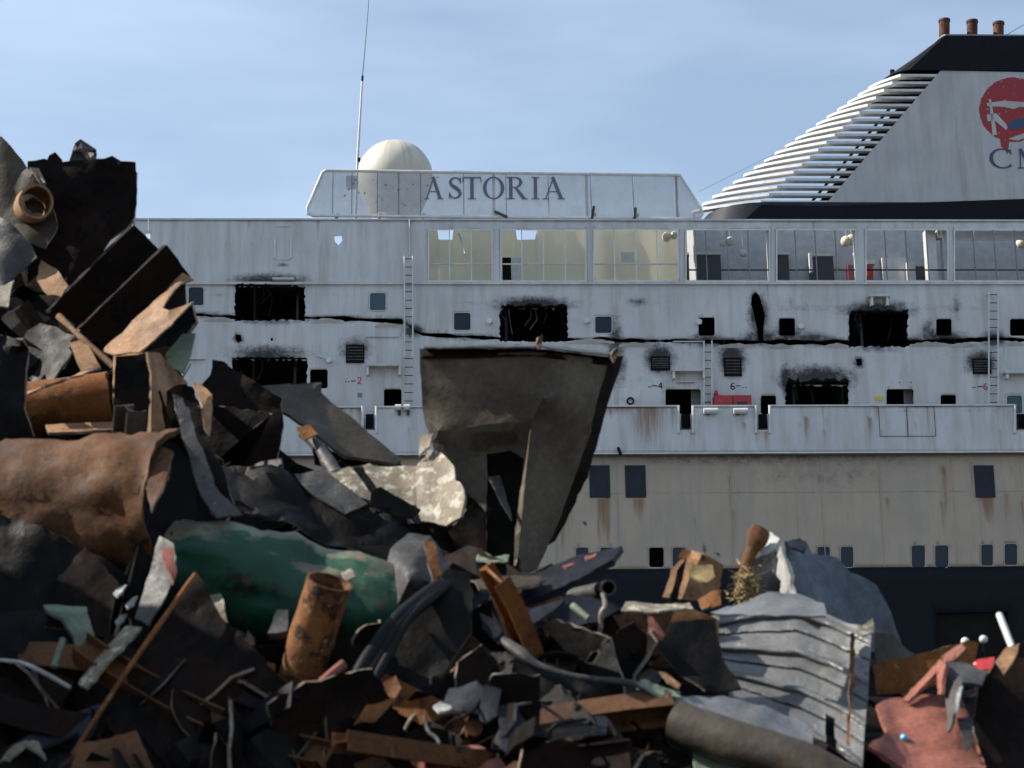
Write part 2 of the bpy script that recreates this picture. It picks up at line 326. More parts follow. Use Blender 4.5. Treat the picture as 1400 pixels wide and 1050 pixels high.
def wall(name, mat, parent, rect, holes, yl, soot_shade=(), rust=(), step=.14, thick=.03, fine=None, curve=None):
    """plating on the plane y = yl with holes (pixel polygons), soot and rust written to vertices"""
    (x0, z0), (x1, z1) = rect
    hp = [[U(px, py, yl) for px, py in h] for h in holes]; hp = [[(p.x, p.z) for p in h] for h in hp]
    pts, edges = [], []
    def loop(poly):
        s = len(pts); pts.extend(Vector(p) for p in poly)
        edges.extend((s + i, s + (i + 1) % len(poly)) for i in range(len(poly)))
    loop([(x0, z0), (x1, z0), (x1, z1), (x0, z1)])
    for h in hp: loop([(min(max(a, x0 - 1), x1 + 1), b) for a, b in h])
    nx, nz_ = max(2, int((x1 - x0) / step)), max(2, int((z1 - z0) / step))
    for i in range(nx + 1):
        for j in range(nz_ + 1): pts.append(Vector((x0 + (x1 - x0) * i / nx, z0 + (z1 - z0) * j / nz_)))
    vs, es, fs, *_ = delaunay_2d_cdt(pts, edges, [], 0, 1e-5)
    bb = [(min(p[0] for p in h), max(p[0] for p in h), min(p[1] for p in h), max(p[1] for p in h)) for h in hp]
    def inside(x, z):
        for h, (a, b, c, d) in zip(hp, bb):
            if a <= x <= b and c <= z <= d:
                r = False; j = len(h) - 1
                for i in range(len(h)):
                    xi, zi = h[i]; xj, zj = h[j]
                    if (zi > z) != (zj > z) and x < (xj - xi) * (z - zi) / (zj - zi) + xi: r = not r
                    j = i
                if r: return True
        return False
    keep = []
    for f in fs:
        cx = sum(vs[i][0] for i in f) / len(f); cz = sum(vs[i][1] for i in f) / len(f)
        if x0 - 1e-4 < cx < x1 + 1e-4 and z0 - 1e-4 < cz < z1 + 1e-4 and not inside(cx, cz): keep.append(list(f))
    used = sorted({i for f in keep for i in f}); mp = {a: b for b, a in enumerate(used)}
    P = np.array([(vs[i][0], vs[i][1]) for i in used])
    me = bpy.data.meshes.new(name)
    co = [(x, yl + (.007 * math.cos(x * 6.2832 / .82) * abs(math.sin(z * 1.25)) if mat != 'black_hull' else 0) + .014 * noise.noise(Vector((x * .55, z * .8, 3))) + .006 * noise.noise(Vector((x * 1.9, z * 1.9, 9))), z) for x, z in P]
    me.from_pydata(co, [], [[mp[i] for i in f] for f in keep])
    for nm, spots in (('soot_shade', soot_shade), ('rust', rust)):
        val = np.zeros(len(P))
        for px, py, rx, ry, s in spots:
            c = U(px, py, yl); sxm = rx / 41.0; sym = ry / 41.0
            if nm == 'rust':                               # streak running down from (px,py): width rx, length ry
                dx = (P[:, 0] - c.x) / sxm; dz = (c.z - P[:, 1]) / sym
                val = np.maximum(val, s * np.exp(-dx * dx) * np.clip(1 - dz, 0, 1) ** .7 * (dz > -.06))
            else:
                dx = (P[:, 0] - c.x) / sxm; dz = (P[:, 1] - c.z) / sym
                val = np.maximum(val, s * np.exp(-(dx * dx + dz * dz)))
        at = me.attributes.new(nm, 'FLOAT', 'POINT'); at.data.foreach_set('value', val.astype(np.float32))
    me.update(); bm = bmesh.new(); bm.from_mesh(me)
    bmesh.ops.recalc_face_normals(bm, faces=bm.faces)
    if bm.faces[0].normal.y > 0: bmesh.ops.reverse_faces(bm, faces=bm.faces)
    bm.to_mesh(me); bm.free(); shade(me, 30)
    o = link(name, me, mat, parent)
    so_ = o.modifiers.new('plate', 'SOLIDIFY'); so_.thickness = thick; so_.offset = -1
    return o
def rr(x0, y0, x1, y1, r=4, n=4):
    o = []
    for cx, cy, a in ((x1 - r, y1 - r, 0), (x0 + r, y1 - r, 90), (x0 + r, y0 + r, 180), (x1 - r, y0 + r, 270)):
        for k in range(n + 1):
            t = R(a + 90 * k / n); o.append((cx + r * math.cos(t), cy + r * math.sin(t)))
    return o
def jag(x0, y0, x1, y1, amp=2.0, st=3.5, side=1.5):
    rs = random.Random(int(x0 * 7 + y0)); o = []
    def run(a, b, am):
        n = max(2, int(math.hypot(b[0] - a[0], b[1] - a[1]) / st))
        for i in range(n):
            t = i / n; o.append((a[0] + (b[0] - a[0]) * t + rs.uniform(-am, am), a[1] + (b[1] - a[1]) * t + rs.uniform(-am, am)))
    run((x0, y0), (x1, y0), amp); run((x1, y0), (x1, y1), side); run((x1, y1), (x0, y1), side); run((x0, y1), (x0, y0), side)
    return o
def slit(pts, st=5, wmin=.8, wmax=3.6, seed=1):
    rs = random.Random(seed); P = []
    for (xa, ya), (xb, yb) in zip(pts, pts[1:]):
        n = max(1, int(math.hypot(xb - xa, yb - ya) / st))
        for i in range(n): P.append((xa + (xb - xa) * i / n, ya + (yb - ya) * i / n))
    P.append(pts[-1]); up, dn = [], []
    for i, (x, y) in enumerate(P):
        w = wmin + (wmax - wmin) * max(0, min(1, .5 + .9 * noise.noise(Vector((x * .035, y * .03, seed * 3.1))))) + rs.uniform(-.4, .5)
        j = 1.6 * noise.noise(Vector((x * .06, seed, 2)))
        up.append((x + rs.uniform(-1, 1), y - max(.4, w) + j)); dn.append((x + rs.uniform(-1, 1), y + max(.4, w) + j))
    return up + dn[::-1]

# ================================================================== setting
def sheet(name, mat, x0, x1, y0, y1, z, nx=1, ny=1):
    bm = bmesh.new(); bmesh.ops.create_grid(bm, x_segments=nx, y_segments=ny, size=.5)
    for v in bm.verts: v.co = Vector((x0 + (v.co.x + .5) * (x1 - x0), y0 + (v.co.y + .5) * (y1 - y0), z))
    return tag(from_bm(name, bm, mat), kind='structure')
bm = bmesh.new(); add_box(bm, -300, 300, -300, 40, -6, 0); tag(from_bm('quay', bm, 'quay'), kind='structure')
sheet('water', 'water', -2500, 2500, 40.01, 5000, -2.5)
bm = bmesh.new(); add_box(bm, -300, 300, 39.5, 40.05, .004, .22); tag(from_bm('quay_kerb', bm, 'quay'), kind='structure')

# ================================================================== the ship
ship = bpy.data.objects.new('cruise_ship', None); col.objects.link(ship); ship.matrix_world = SM
tag(ship, 'half-dismantled white cruise ship with torch-cut openings, dark hull and slatted funnel', 'ship')
YS, YB, YH = .9, 0.0, .35                             # set-back side of the deckhouse, bulwark, hull plating
XL, XR = U(-500, 500, 0).x, U(1950, 500, 0).x
zt = lambda py, y, px=1000: U(px, py, y).z
Z_TOP = zt(302, YS, 800); Z_MID = zt(388, YS); Z_LOW = zt(600, YS)
# --- openings of the set-back deckhouse side
glass = [(257, 392, 279, 418, 'blue_glass'), (505, 400, 528, 425, 'teal_glass'), (620, 427, 644, 452, 'blue_glass'), (813, 432, 837, 456, 'blue_glass')]
dark = [(955, 434, 977, 459), (1065, 435, 1087, 459), (1280, 436, 1301, 459), (1381, 436, 1402, 459), (424, 505, 448, 531), (525, 532, 549, 560), (910, 532, 958, 566),
        (1040, 541, 1061, 566), (1212, 532, 1249, 566), (1286, 540, 1307, 566), (1376, 540, 1398, 566), (1440, 436, 1462, 459), (1500, 540, 1522, 566), (120, 392, 142, 418), (60, 392, 82, 418)]
cuts = [jag(321, 391, 417, 438, 2.5), jag(317, 491, 420, 532, 2.5), jag(683, 421, 776, 467, 4), jag(1161, 428, 1241, 474, 3), jag(1074, 526, 1160, 566, 3), jag(40, 470, 140, 520, 3)]
slits = [slit([(-100, 430), (60, 428), (180, 430), (270, 430), (322, 434)], wmin=.8, wmax=3.2, seed=2), slit([(415, 434), (470, 436), (520, 438), (550, 440)], wmin=1.2, wmax=4.2, seed=3),
         slit([(548, 438), (556, 443), (566, 452), (578, 457), (630, 460), (684, 463)], wmin=1.2, wmax=3.6, seed=4), slit([(775, 464), (850, 466), (930, 466), (1000, 468), (1080, 468), (1163, 469)], wmin=1.4, wmax=4.6, seed=5),
         slit([(1240, 469), (1300, 467), (1345, 464), (1365, 463), (1420, 466), (1600, 468)], wmin=1.2, wmax=4.0, seed=6)]
leaf = [(1033, 399), (1038, 404), (1043, 420), (1046, 432), (1044, 446), (1043, 462), (1045, 468), (1037, 468), (1035, 450), (1031, 430), (1027, 416), (1028, 404)]
odd = [[(457, 323), (467, 322), (468, 329), (463, 335), (458, 331)], [(199, 319), (205, 319), (206, 326), (200, 327)],
       [(322, 457), (329, 458), (331, 466), (325, 469), (322, 463)], [(1170, 491), (1178, 490), (1179, 499), (1172, 500)], [(374, 380), (399, 380), (398, 392), (375, 392)],
       [(370, 462), (373, 462), (373, 466), (370, 466)]]
BAY = [(585, 674), (684, 802), (811, 928), (937, 1053), (1061, 1171), (1183, 1297), (1304, 1418), (1428, 1540)]
BY0, BY1 = 313, 385
holes = [rr(a, b, c, d, 4) for a, b, c, d, _ in glass] + [rr(*d, 3) for d in dark] + cuts + slits + [leaf] + odd + [rr(a, BY0, b, BY1, 1.2, 1) for a, b in BAY]
soot_shade = [(369, 386, 60, 14, .9), (369, 440, 60, 6, .6), (368, 484, 60, 14, .8), (730, 416, 60, 12, .95), (700, 425, 20, 30, .4), (1200, 424, 55, 14, .95), (1200, 476, 50, 7, .6), (1117, 515, 60, 18, .9), (1075, 520, 12, 26, .9), (1155, 520, 14, 22, .7),
        (1036, 430, 15, 34, .95), (1040, 462, 34, 14, .8), (966, 462, 30, 10, .7), (1076, 455, 20, 18, .85), (1110, 462, 34, 10, .8), (1290, 462, 40, 12, .85), (1270, 455, 14, 22, .7), (1360, 463, 24, 14, .8), (1250, 466, 30, 8, .8),
        (486, 478, 24, 20, .75), (902, 490, 24, 24, .95), (1001, 490, 20, 28, 1.0), (1341, 496, 24, 20, .95), (1330, 505, 22, 10, .5), (1174, 495, 10, 10, .8), (326, 463, 9, 9, .8), (460, 436, 60, 6, .7), (540, 440, 24, 9, .7), (565, 452, 20, 12, .8),
        (630, 461, 60, 6, .6), (850, 467, 70, 6, .7), (1000, 468, 90, 9, .7), (1130, 468, 60, 8, .7), (290, 431, 40, 6, .6), (300, 403, 24, 3, .35), (450, 402, 34, 3, .35), (640, 414, 40, 4, .35), (760, 413, 60, 6, .45), (872, 413, 20, 8, .6), (900, 412, 50, 3, .35), (1100, 421, 90, 4, .5), (1290, 421, 70, 4, .5), (1308, 420, 7, 24, .55),
        (386, 362, 12, 4, .6), (386, 332, 18, 26, .16), (600, 400, 14, 3, .3), (842, 480, 14, 60, .75), (848, 500, 12, 30, .6), (880, 520, 20, 10, .3), (1290, 485, 60, 20, .22), (430, 460, 80, 30, .15), (1080, 412, 8, 16, .35), (1098, 412, 6, 16, .35)]
rust = [(478, 500, 6, 40, .3), (508, 505, 5, 40, .3), (930, 507, 18, 26, .45), (520, 504, 24, 22, .35), (486, 497, 16, 30, .35), (1366, 508, 14, 30, .35), (585, 386, 4, 40, .3), (760, 386, 4, 30, .3), (980, 388, 5, 40, .3), (1240, 388, 5, 50, .25), (1190, 470, 4, 50, .25), (560, 350, 10, 120, .25), (1345, 400, 12, 70, .3)]
rs = random.Random(8)
for k in range(40): rust.append((rs.uniform(200, 1400), rs.choice((388, 470, 300, 330)), rs.uniform(1.2, 4), rs.uniform(15, 70), rs.uniform(.25, .6)))
wall('deckhouse_side', 'white', ship, ((XL, Z_LOW), (XR, Z_TOP)), holes, YS, soot_shade, rust, .13, .025)
# dark gutted space behind the lower two tiers
z0, z1 = zt(560, YS) - 2.2, zt(389, YS)
bm = bmesh.new(); add_box(bm, XL, XR, YS + 2.6, YS + 2.75, z0, z1); add_box(bm, XL, XR, YS + .03, YS + 2.6, z1 - .09, z1); add_box(bm, XL, XR, YS + .03, YS + 2.6, z0, z0 + .08)
zm = zt(478, YS)
for i in range(16):
    x = XL + (XR - XL) * i / 15; add_box(bm, x, x + .05, YS + .04, YS + 2.6, z0 + .08, z1 - .09)
from_bm('gutted_interior', bm, 'void', ship)
def torn_lip(px0, px1, py, amp, n, seed, up=True):      # curled scorched plate edge along a cut
    rs = random.Random(seed); bm = bmesh.new(); prev = None
    for i in range(n + 1):
        px = px0 + (px1 - px0) * i / n; h = amp * rs.uniform(.25, 1)
        a = U(px, py, YS - .005); b = U(px + rs.uniform(-2, 2), py - h if up else py + h, YS - rs.uniform(.05, .16))
        c = (a + b) / 2; c.y = YS - rs.uniform(.08, .16)
        row = [bm.verts.new(a), bm.verts.new(c), bm.verts.new(b)]
        if prev:
            for k in range(2): bm.faces.new((prev[k], row[k], row[k + 1], prev[k + 1]))
        prev = row
    thicken(bm, .012)
    return from_bm('torn_plate_edge', bm, 'blk', ship)
for a in ((684, 775, 421, 7, 22, 1), (1076, 1160, 526, 10, 22, 2), (1163, 1240, 429, 7, 20, 3), (318, 420, 491, 4, 24, 4), (323, 372, 391, 4, 12, 5)): torn_lip(*a)
def curl(px0, px1, py, seed, mat='white'):              # pale strip of plate bent out below the long cut
    rs = random.Random(seed); bm = bmesh.new(); prev = None; n = max(4, int((px1 - px0) / 5))
    for i in range(n + 1):
        px = px0 + (px1 - px0) * i / n; s = math.sin(math.pi * i / n)
        a = U(px, py + 1.5, YS - .01); b = U(px, py - 1 - 3.5 * s + rs.uniform(-.8, .8), YS - .03 - .10 * s); row = [bm.verts.new(a), bm.verts.new(b)]
        if prev: bm.faces.new((prev[0], row[0], row[1], prev[1]))
        prev = row
    thicken(bm, .01)
    return from_bm('bent_plate_strip', bm, mat, ship)
for i, (a, b, y) in enumerate(((278, 318, 438), (424, 470, 440), (512, 548, 446), (776, 840, 468), (846, 890, 473), (980, 1030, 474), (1050, 1085, 475), (1128, 1160, 474), (1244, 1300, 472), (1300, 1340, 473), (1375, 1400, 471))): curl(a, b, y, i, 'pipe_white' if i % 2 else 'white')
rs = random.Random(9)
for x0, x1, y0, y1 in ((324, 414, 392, 438), (320, 416, 493, 530), (686, 773, 423, 466), (1164, 1238, 430, 473), (1078, 1157, 528, 560)):
    for k in range(6):                                    # burnt cables and pipe ends left hanging in the cuts
        px = rs.uniform(x0, x1); l = rs.uniform(.25, .95) * (y1 - y0); yy = YS + rs.uniform(.08, .6)
        from_bm('hanging_cable', tube_mesh([U(px, y0 - 4, yy), U(px + rs.uniform(-4, 4), y0 + l * .5, yy), U(px + rs.uniform(-9, 9), y0 + l, yy - .03)], rs.choice((.012, .02, .035)), 6), rs.choice(('blk', 'dk', 'gry', 'blk')), ship)
    a = U(rs.uniform(x0, x1), y1, YS + .9); box('burnt_frame', 'gry', ship, a.x, a.x + .09, YS + .9, YS + 1.0, a.z - .2, a.z + 1.6)
# --- windows in the deckhouse side
def rim_ring(name, mat, parent, x0, y0, x1, y1, r, w, y, d):
    o, i = rr(x0, y0, x1, y1, r), rr(x0 + w, y0 + w, x1 - w, y1 - w, max(.5, r - w)); bm = bmesh.new(); n = len(o)
    V = [[bm.verts.new(U(px, py, yy)) for px, py in q] for q, yy in ((o, y), (i, y), (i, y + d), (o, y + d))]
    for a in range(3):
        for k in range(n): bm.faces.new((V[a][k], V[a][(k + 1) % n], V[a + 1][(k + 1) % n], V[a + 1][k]))
    return from_bm(name, bm, mat, parent)
def cabin_window(x0, y0, x1, y1, mat, y=YS):
    fr = rim_ring('window', 'white', ship, x0 - .4, y0 - .4, x1 + .4, y1 + .4, 4.2, 1.2, y - .010, .05)
    if mat:
        bm = bmesh.new(); bm.faces.new([bm.verts.new(U(px, py, y + .028)) for px, py in rr(x0 - .5, y0 - .5, x1 + .5, y1 + .5, 4)]); from_bm('pane', bm, mat, fr)
    return fr
for a, b, c, d, m_ in glass: cabin_window(a, b, c, d, m_)
for i, d in enumerate(dark):
    d[0] == 1376 and cabin_window(*d, 'teal_glass')
pbox('inner_panel', 'soffit', ship, 945, 533, 958, 566, YS + .4, YS + .45); pbox('inner_panel', 'soffit', ship, 1236, 533, 1249, 566, YS + .4, YS + .45)
# --- vents
for x0, y0, x1, y1 in ((473, 471, 498, 496), (890, 487, 916, 506), (990, 489, 1014, 514), (1330, 490, 1355, 511)):
    v_ = pbox('vent_grille', 'blk', ship, x0, y0, x1, y1, YS - .05, YS - .002)
    n = 5
    for k in range(n):
        yy = y0 + 2 + (y1 - y0 - 4) * (k + .2) / n; pbox('louvre', 'gry', v_, x0 + 2, yy, x1 - 2, yy + 1.6, YS - .075, YS - .051)
# --- ledges, brackets, small fittings
for x0, y0, x1, y1, dep in ((500, 497, 547, 500, .35), (918, 504, 963, 507, .35), (1374, 507, 1420, 510, .35), (500, 459, 545, 460.5, .06), (920, 466, 962, 467.5, .06), (925, 521, 950, 522.5, .12), (256, 489, 280, 491, .12), (372, 379, 402, 382, .22), (1188, 402, 1218, 405, .30)):
    o = pbox('ledge', 'white', ship, x0, y0, x1, y1, YS - dep, YS - .001, .006)
for x in (501, 545, 920, 961, 1376): pbox('bracket', 'pipe_white', ship, x, 499 if x < 600 else 506, x + 3, 512 if x < 600 else 517, YS - .3, YS - .003)
for x in (1191, 1212): pbox('bracket', 'trim', ship, x, 405, x + 3, 417, YS - .25, YS - .003)
for px, py in ((672, 441), (805, 440), (1097, 448), (453, 494), (958, 333 + 109)):
    c = U(px, py, YS); bm = tube_mesh([c + Vector((0, 0, 0)), c + Vector((-.05, -.12, 0)), c + Vector((-.08, -.2, .01))], [.05, .07, .10], 12); from_bm('floodlight', bm, 'pipe_white', ship, 40)
for a, b in (((434, 486), (452, 493)), ((560, 300), (560, 349))):
    bm = tube_mesh([U(*a, YS - .06), U((a[0] + b[0]) / 2, (a[1] + b[1]) / 2, YS - .08), U(*b, YS - .06)], .025, 8); from_bm('conduit', bm, 'white', ship, 50)
# weld outline of a removed fitting
for x0, y0, x1, y1 in ((374, 325, 377, 353), (396, 325, 399, 353), (378, 308, 394, 309.5), (377, 353, 396, 355)): pbox('weld_scar', 'trim', ship, x0, y0, x1, y1, YS - .03, YS - .004)
# plate seams: vertical weld beads
for px in ():
    a, b = U(px, 388, YS - .004), U(px, 550, YS - .004); bm = bmesh.new(); add_box(bm, a.x - .007, a.x + .007, YS - .008, YS - .001, b.z, a.z); from_bm('weld_seam', bm, 'white', ship)
for py in ():
    a, b = U(200, py, YS), U(1500, py, YS); bm = bmesh.new(); add_box(bm, XL, XR, YS - .012, YS - .002, a.z - .012, a.z + .012); from_bm('weld_seam', bm, 'white', ship)
bm = bmesh.new(); add_box(bm, XL, XR, YS - .09, YS - .002, zt(389.5, YS), zt(386.2, YS)); from_bm('window_sill', bm, 'white', ship)
bm = bmesh.new(); add_box(bm, XL, XR, YS - .05, YS + .25, Z_TOP + .003, Z_TOP + .06); from_bm('roof_edge', bm, 'white', ship)
# --- ladders
def ladder(px, w, py0, py1, tilt=0, stile_to=None):
    a, b = U(px, py0, YS - .22), U(px + tilt, py1, YS - .22); c = U(px, stile_to, YS - .22) if stile_to else b; wid = w / 41.0
    root = None; bm = bmesh.new()
    for i, o_ in enumerate((0, wid)):
        t = tube_mesh([Vector((a.x + o_, a.y, a.z)), Vector((c.x + o_, c.y, c.z))], .028, 8)
        if i == 0: root = from_bm('ladder', t, 'pipe_white', ship, 50)
        else: from_bm('stile', t, 'trim', root, 50)
    n = int((a.z - b.z) / .29)
    for k in range(n):
        z = a.z - .1 - k * .29; x = a.x + (b.x - a.x) * k / n
        from_bm('rung', tube_mesh([Vector((x, a.y, z)), Vector((x + wid, a.y, z))], .016, 6), 'gry', root)
    for z in (a.z - .05, (a.z + c.z) / 2, c.z + .1):
        bm = bmesh.new(); add_box(bm, a.x - .02, a.x + .02, a.y + .02, YS - .002, z - .02, z + .02); from_bm('standoff', bm, 'trim', root)
ladder(553, 11.5, 350, 556, 0, 488); ladder(962.5, 11, 466, 562); ladder(1352, 13, 399, 562)
# --- markings by the vents
def marking(chars, mat):
    for ch, x0, y0, x1, y1 in chars: glyph(ch, x0, y0, x1, y1, YS - .012, mat, ship, 'painted_mark')
marking([('2', 488.5, 515.5, 494.5, 525)], 'red_mark'); marking([('-', 479, 516, 487, 525), ('4', 900, 523, 906, 531), ('-', 891, 523, 899, 531), ('6', 998.5, 523.5, 1005, 532.5), ('-', 1006, 523, 1013, 531), ('-', 1336, 523, 1344, 533)], 'black_mark'); marking([('6', 1344.5, 524, 1350, 533)], 'red_mark')
for x, y in ((472, 521), (476, 521), (886, 528), (889, 528), (1015, 529), (1019, 529), (1329, 529), (1332, 529), (1218, 522), (1229, 522), (1245, 522)): pbox('painted_dot', 'black_mark', ship, x, y, x + 1.6, y + 1.6, YS - .008, YS - .001)
pbox('notice', 'yellow', ship, 1197, 541, 1208, 548, YS - .02, YS - .001); pbox('notice', 'pipe_white', ship, 846, 531, 876, 556, YS - .03, YS - .001)
bm = tube_mesh([U(862, 548, YS - .03), U(862, 548, YS - .09)], .13, 16, .05); from_bm('mooring_light', bm, 'blk', ship, 40); pbox('notice', 'soffit', ship, 489, 537, 495, 543, YS - .02, YS - .001)
rb = pbox('hose_box', 'red_box', ship, 977, 540, 1028, 566, YS - .5, YS - .1, .02); pbox('box_plate', 'gry', rb, 1008, 549, 1022, 554, YS - .52, YS - .501); pbox('box_seam', 'black_mark', rb, 1001.5, 541, 1002.8, 556, YS - .507, YS - .5)
bm = tube_mesh([U(979, 540, YS - .3), U(979, 534, YS - .3)], [.09, .05], 10); from_bm('box_cap', bm, 'red_box', rb, 40)
# --- promenade windows: posts between bays are the plating; mullions, rail and panes here
for bi, (a, b) in enumerate(BAY):
    w_ = rim_ring('promenade_window', 'trim', ship, a - .3, BY0 - .3, b + .3, BY1 + .3, .8, 2.2, YS - .02, .06)
    n = 3 if bi == 0 else 4
    for k in range(1, n): x = a + (b - a) * k / n; pbox('mullion', 'soffit' if bi > 2 else 'trim', w_, x - .7, BY0 + 1.5, x + .7, BY1 - 1.5, YS - .01, YS + .04)
    ry = 360 + (0 if bi < 3 else 8); pbox('rail', 'trim' if bi < 3 else 'blk', w_, a + 2, ry, b - 2, ry + 1.8, YS + .045, YS + .085)
    for k in range(n):
        x0, x1 = a + (b - a) * k / n, a + (b - a) * (k + 1) / n
        if (bi, k) in ((0, 1), (1, 0), (5, 0), (5, 3)): continue                   # broken out
        pbox('pane', 'clear_glass', w_, x0 + 1.2, BY0 + 2, x1 - 1.2, BY1 - 2, YS + .005, YS + .015)
# promenade behind the windows, its roof already cut away
YW = YS + 2.3; zb0, zb1 = zt(392, YS), zt(BY0, YS) + .78
x_a, x_b, x_c = U(577, 350, YW).x, U(941, 350, YW).x, U(1545, 350, YW).x
bm = bmesh.new(); prev = None; n = 240
for i in range(n + 1):
    t = i / n; x = x_a - .4 + (x_b - x_a + .4) * t; y = YW - .03 * math.cos((x - x_a) * 2.9)
    px = 577 + (941 - 577) * t; top = zb1 - (.38 if 612 < px < 632 or 716 < px < 742 else 0)
    row = [bm.verts.new((x, y - .15, zb0)), bm.verts.new((x, y + .25, top))]
    if prev: bm.faces.new((prev[0], row[0], row[1], prev[1]))
    prev = row
thicken(bm, .03); from_bm('curved_bulkhead', bm, 'inner_cream', ship, 35)
box('grey_bulkhead', 'inner_grey', ship, x_b + .02, x_c, YW, YW + .05, zb0, zb1)
box('promenade_deck', 'soffit', ship, XL, XR, YS + .03, YW + .4, zt(391.5, YS) + .005, zt(391.5, YS) + .05)
box('roof_deck', 'soffit', ship, XL, XR, YW + 3.2, YS + 18, Z_TOP - .1, Z_TOP)
box('cross_bulkhead', 'inner_grey', ship, x_b - .03, x_b + .015, YS + .5, YW, zb0, zb1)
Yn = YW - .5
def inner(name, mat, x0, y0, x1, y1, ya=Yn, dep=.35): return pbox(name, mat, ship, x0, y0, x1, y1, ya, ya + dep)
inner('dark_doorway', 'void', 687, 352, 699, 392, YW - .75, .1); inner('white_cabinet', 'pipe_white', 700, 352, 713, 392, YW - .75, .1)
c = inner('hanging_panel', 'pipe_white', 848, 345, 867, 358, YW - .8, .03); c.rotation_euler = (0, 0, 0)
for x0, y0, x1, y1 in ((938, 348, 986, 392), (1062, 348, 1079, 392), (1108, 350, 1140, 392)):
    d_ = inner('doorway', 'blk', x0, y0, x1, y1, YW - .30, .28); pbox('lintel', 'pipe_white', d_, x0 - 1, y0 - 3, x1 + 1, y0 - .3, YW - .40, YW - .305)
inner('white_cabinet', 'pipe_white', 1107, 345, 1111, 372, YW - .6, .2); inner('pale_panel', 'trim', 1207, 352, 1240, 392, YW - .25, .2); inner('white_cabinet', 'pipe_white', 1241, 358, 1252, 392, YW - .5, .2); inner('doorway', 'blk', 1253, 364, 1266, 392, YW - .4, .2)
inner('red_fire_cabinet', 'red_box', 1186, 360, 1194, 392, YW - .6, .3); inner('red_fire_cabinet', 'red_box', 1160, 362, 1168, 392, YW - .6, .3); inner('white_cabinet', 'pipe_white', 1185, 354, 1196, 361, YW - .62, .3)
fr_ = pbox('white_portal_frame', 'pipe_white', ship, 1268, 314, 1281, 392, YS + .35, YS + .75); pbox('portal_post', 'pipe_white', fr_, 1290, 314, 1296, 392, YS + .3, YS + .6); pbox('portal_head', 'pipe_white', fr_, 1281.5, 314, 1289.5, 325, YS + .32, YS + .62)
for k in range(4): pbox('ceiling_panel', 'pipe_white', ship, 1304 + k * 28, 316, 1330 + k * 28, 328, YS + .5, YS + .54)
pbox('bent_post', 'pipe_white', ship, 1049, 315, 1052.5, 384, YS + .1, YS + .2); pbox('bent_post', 'pipe_white', ship, 1168, 315, 1171, 384, YS + .1, YS + .2)
for px, py, r, mt in ((988, 333, .12, 'pipe_white'), (998, 330, .17, 'pipe_white'), (1016, 346, .14, 'pipe_white'), (1157, 330, .2, 'lamp_cream'), (1164, 328, .2, 'lamp_cream'), (1172, 347, .16, 'pipe_white'), (912, 324, .18, 'lamp_cream'), (922, 322, .15, 'lamp_cream'), (1397, 332, .2, 'lamp_cream')):
    bm = bmesh.new(); bmesh.ops.create_uvsphere(bm, u_segments=14, v_segments=10, radius=r, matrix=Matrix.Translation(U(px, py, YS + .8)))
    p = U(px, py, YS + .8); add_box(bm, p.x - .012, p.x + .012, p.y - .012, p.y + .012, p.z + r * .9, p.z + r + .42); from_bm('globe_lamp', bm, mt, ship, 40)
bm = tube_mesh([U(627, 319, YS + .5), U(631, 330, YS + .45), U(636, 347, YS + .3)], .035, 8); from_bm('hanging_conduit', bm, 'pipe_white', ship, 40)
# --- bulwark with gates
zb_t, zb_b = zt(556, YB), zt(620, YB)
GAPS = [(497, 513), (929, 946), (1035, 1051), (1389, 1404), (100, 116)]
bh = [[(a, 540), (b, 540), (b, 590), (a, 590)] for a, b in GAPS]
brust = [(462, 547, 8, 60, .8), (480, 547, 14, 46, .5), (493, 547, 5, 60, .9), (886, 557, 26, 66, .75), (875, 557, 12, 60, .6), (918, 557, 16, 50, .45), (928, 556, 4, 60, .9), (920, 560, 6, 55, .5), (830, 557, 30, 18, .6), (850, 557, 40, 10, .7), (946, 590, 5, 40, .6), (1048, 575, 5, 46, .8), (1035, 585, 8, 38, .5), (1200, 557, 14, 50, .4), (1240, 557, 20, 14, .5), (1340, 557, 60, 12, .45), (1150, 557, 30, 10, .4), (1290, 557, 14, 60, .28), (1100, 557, 10, 60, .25), (760, 620, 30, 20, .3), (965, 570, 8, 50, .3), (1020, 620, 40, -6, .4)]
rs = random.Random(3)
for k in range(34): brust.append((rs.uniform(440, 1400), rs.choice((557, 557, 575, 590)), rs.uniform(1.5, 5), rs.uniform(14, 60), rs.uniform(.3, .75)))
wall('bulwark', 'white', ship, ((XL, zb_b), (XR, zb_t)), bh, YB, [(960, 560, 40, 4, .4), (1010, 620, 300, 2.5, .6), (1260, 556, 60, 3, .6), (857, 556, 30, 3, .5)], brust, .14, .03)
for a, b in GAPS:
    for x in (a - 1.5, b + 1.5):
        p, q = U(x, 555, YB - .03), U(x, 592, YB - .03); from_bm('gate_post', tube_mesh([q, p], .045, 8), 'pipe_white', ship, 40)
    pbox('gate_locker', 'blk', ship, a + 3, 566, b - 2, 585, YB + .45, YB + .6)
    pbox('gate_step', 'trim', ship, a, 588, b, 592, YB + .04, YB + .55)
bm = bmesh.new(); prev = 0
xs = [XL] + sum([[U(a, 555, YB).x, U(b, 555, YB).x] for a, b in sorted(GAPS)], []) + [XR]
for i in range(0, len(xs), 2):
    bm = bmesh.new(); add_box(bm, xs[i], xs[i + 1], YB - .05, YB + .12, zb_t + .002, zb_t + .05); from_bm('bulwark_rail', bm, 'trim', ship)
box('side_deck', 'soffit', ship, XL, XR, YB + .032, YS + .5, zb_b + .25, zb_b + .31); box('bulwark_soffit', 'soffit', ship, XL, XR, YB + .032, YH + .3, zb_b + .002, zb_b + .03)
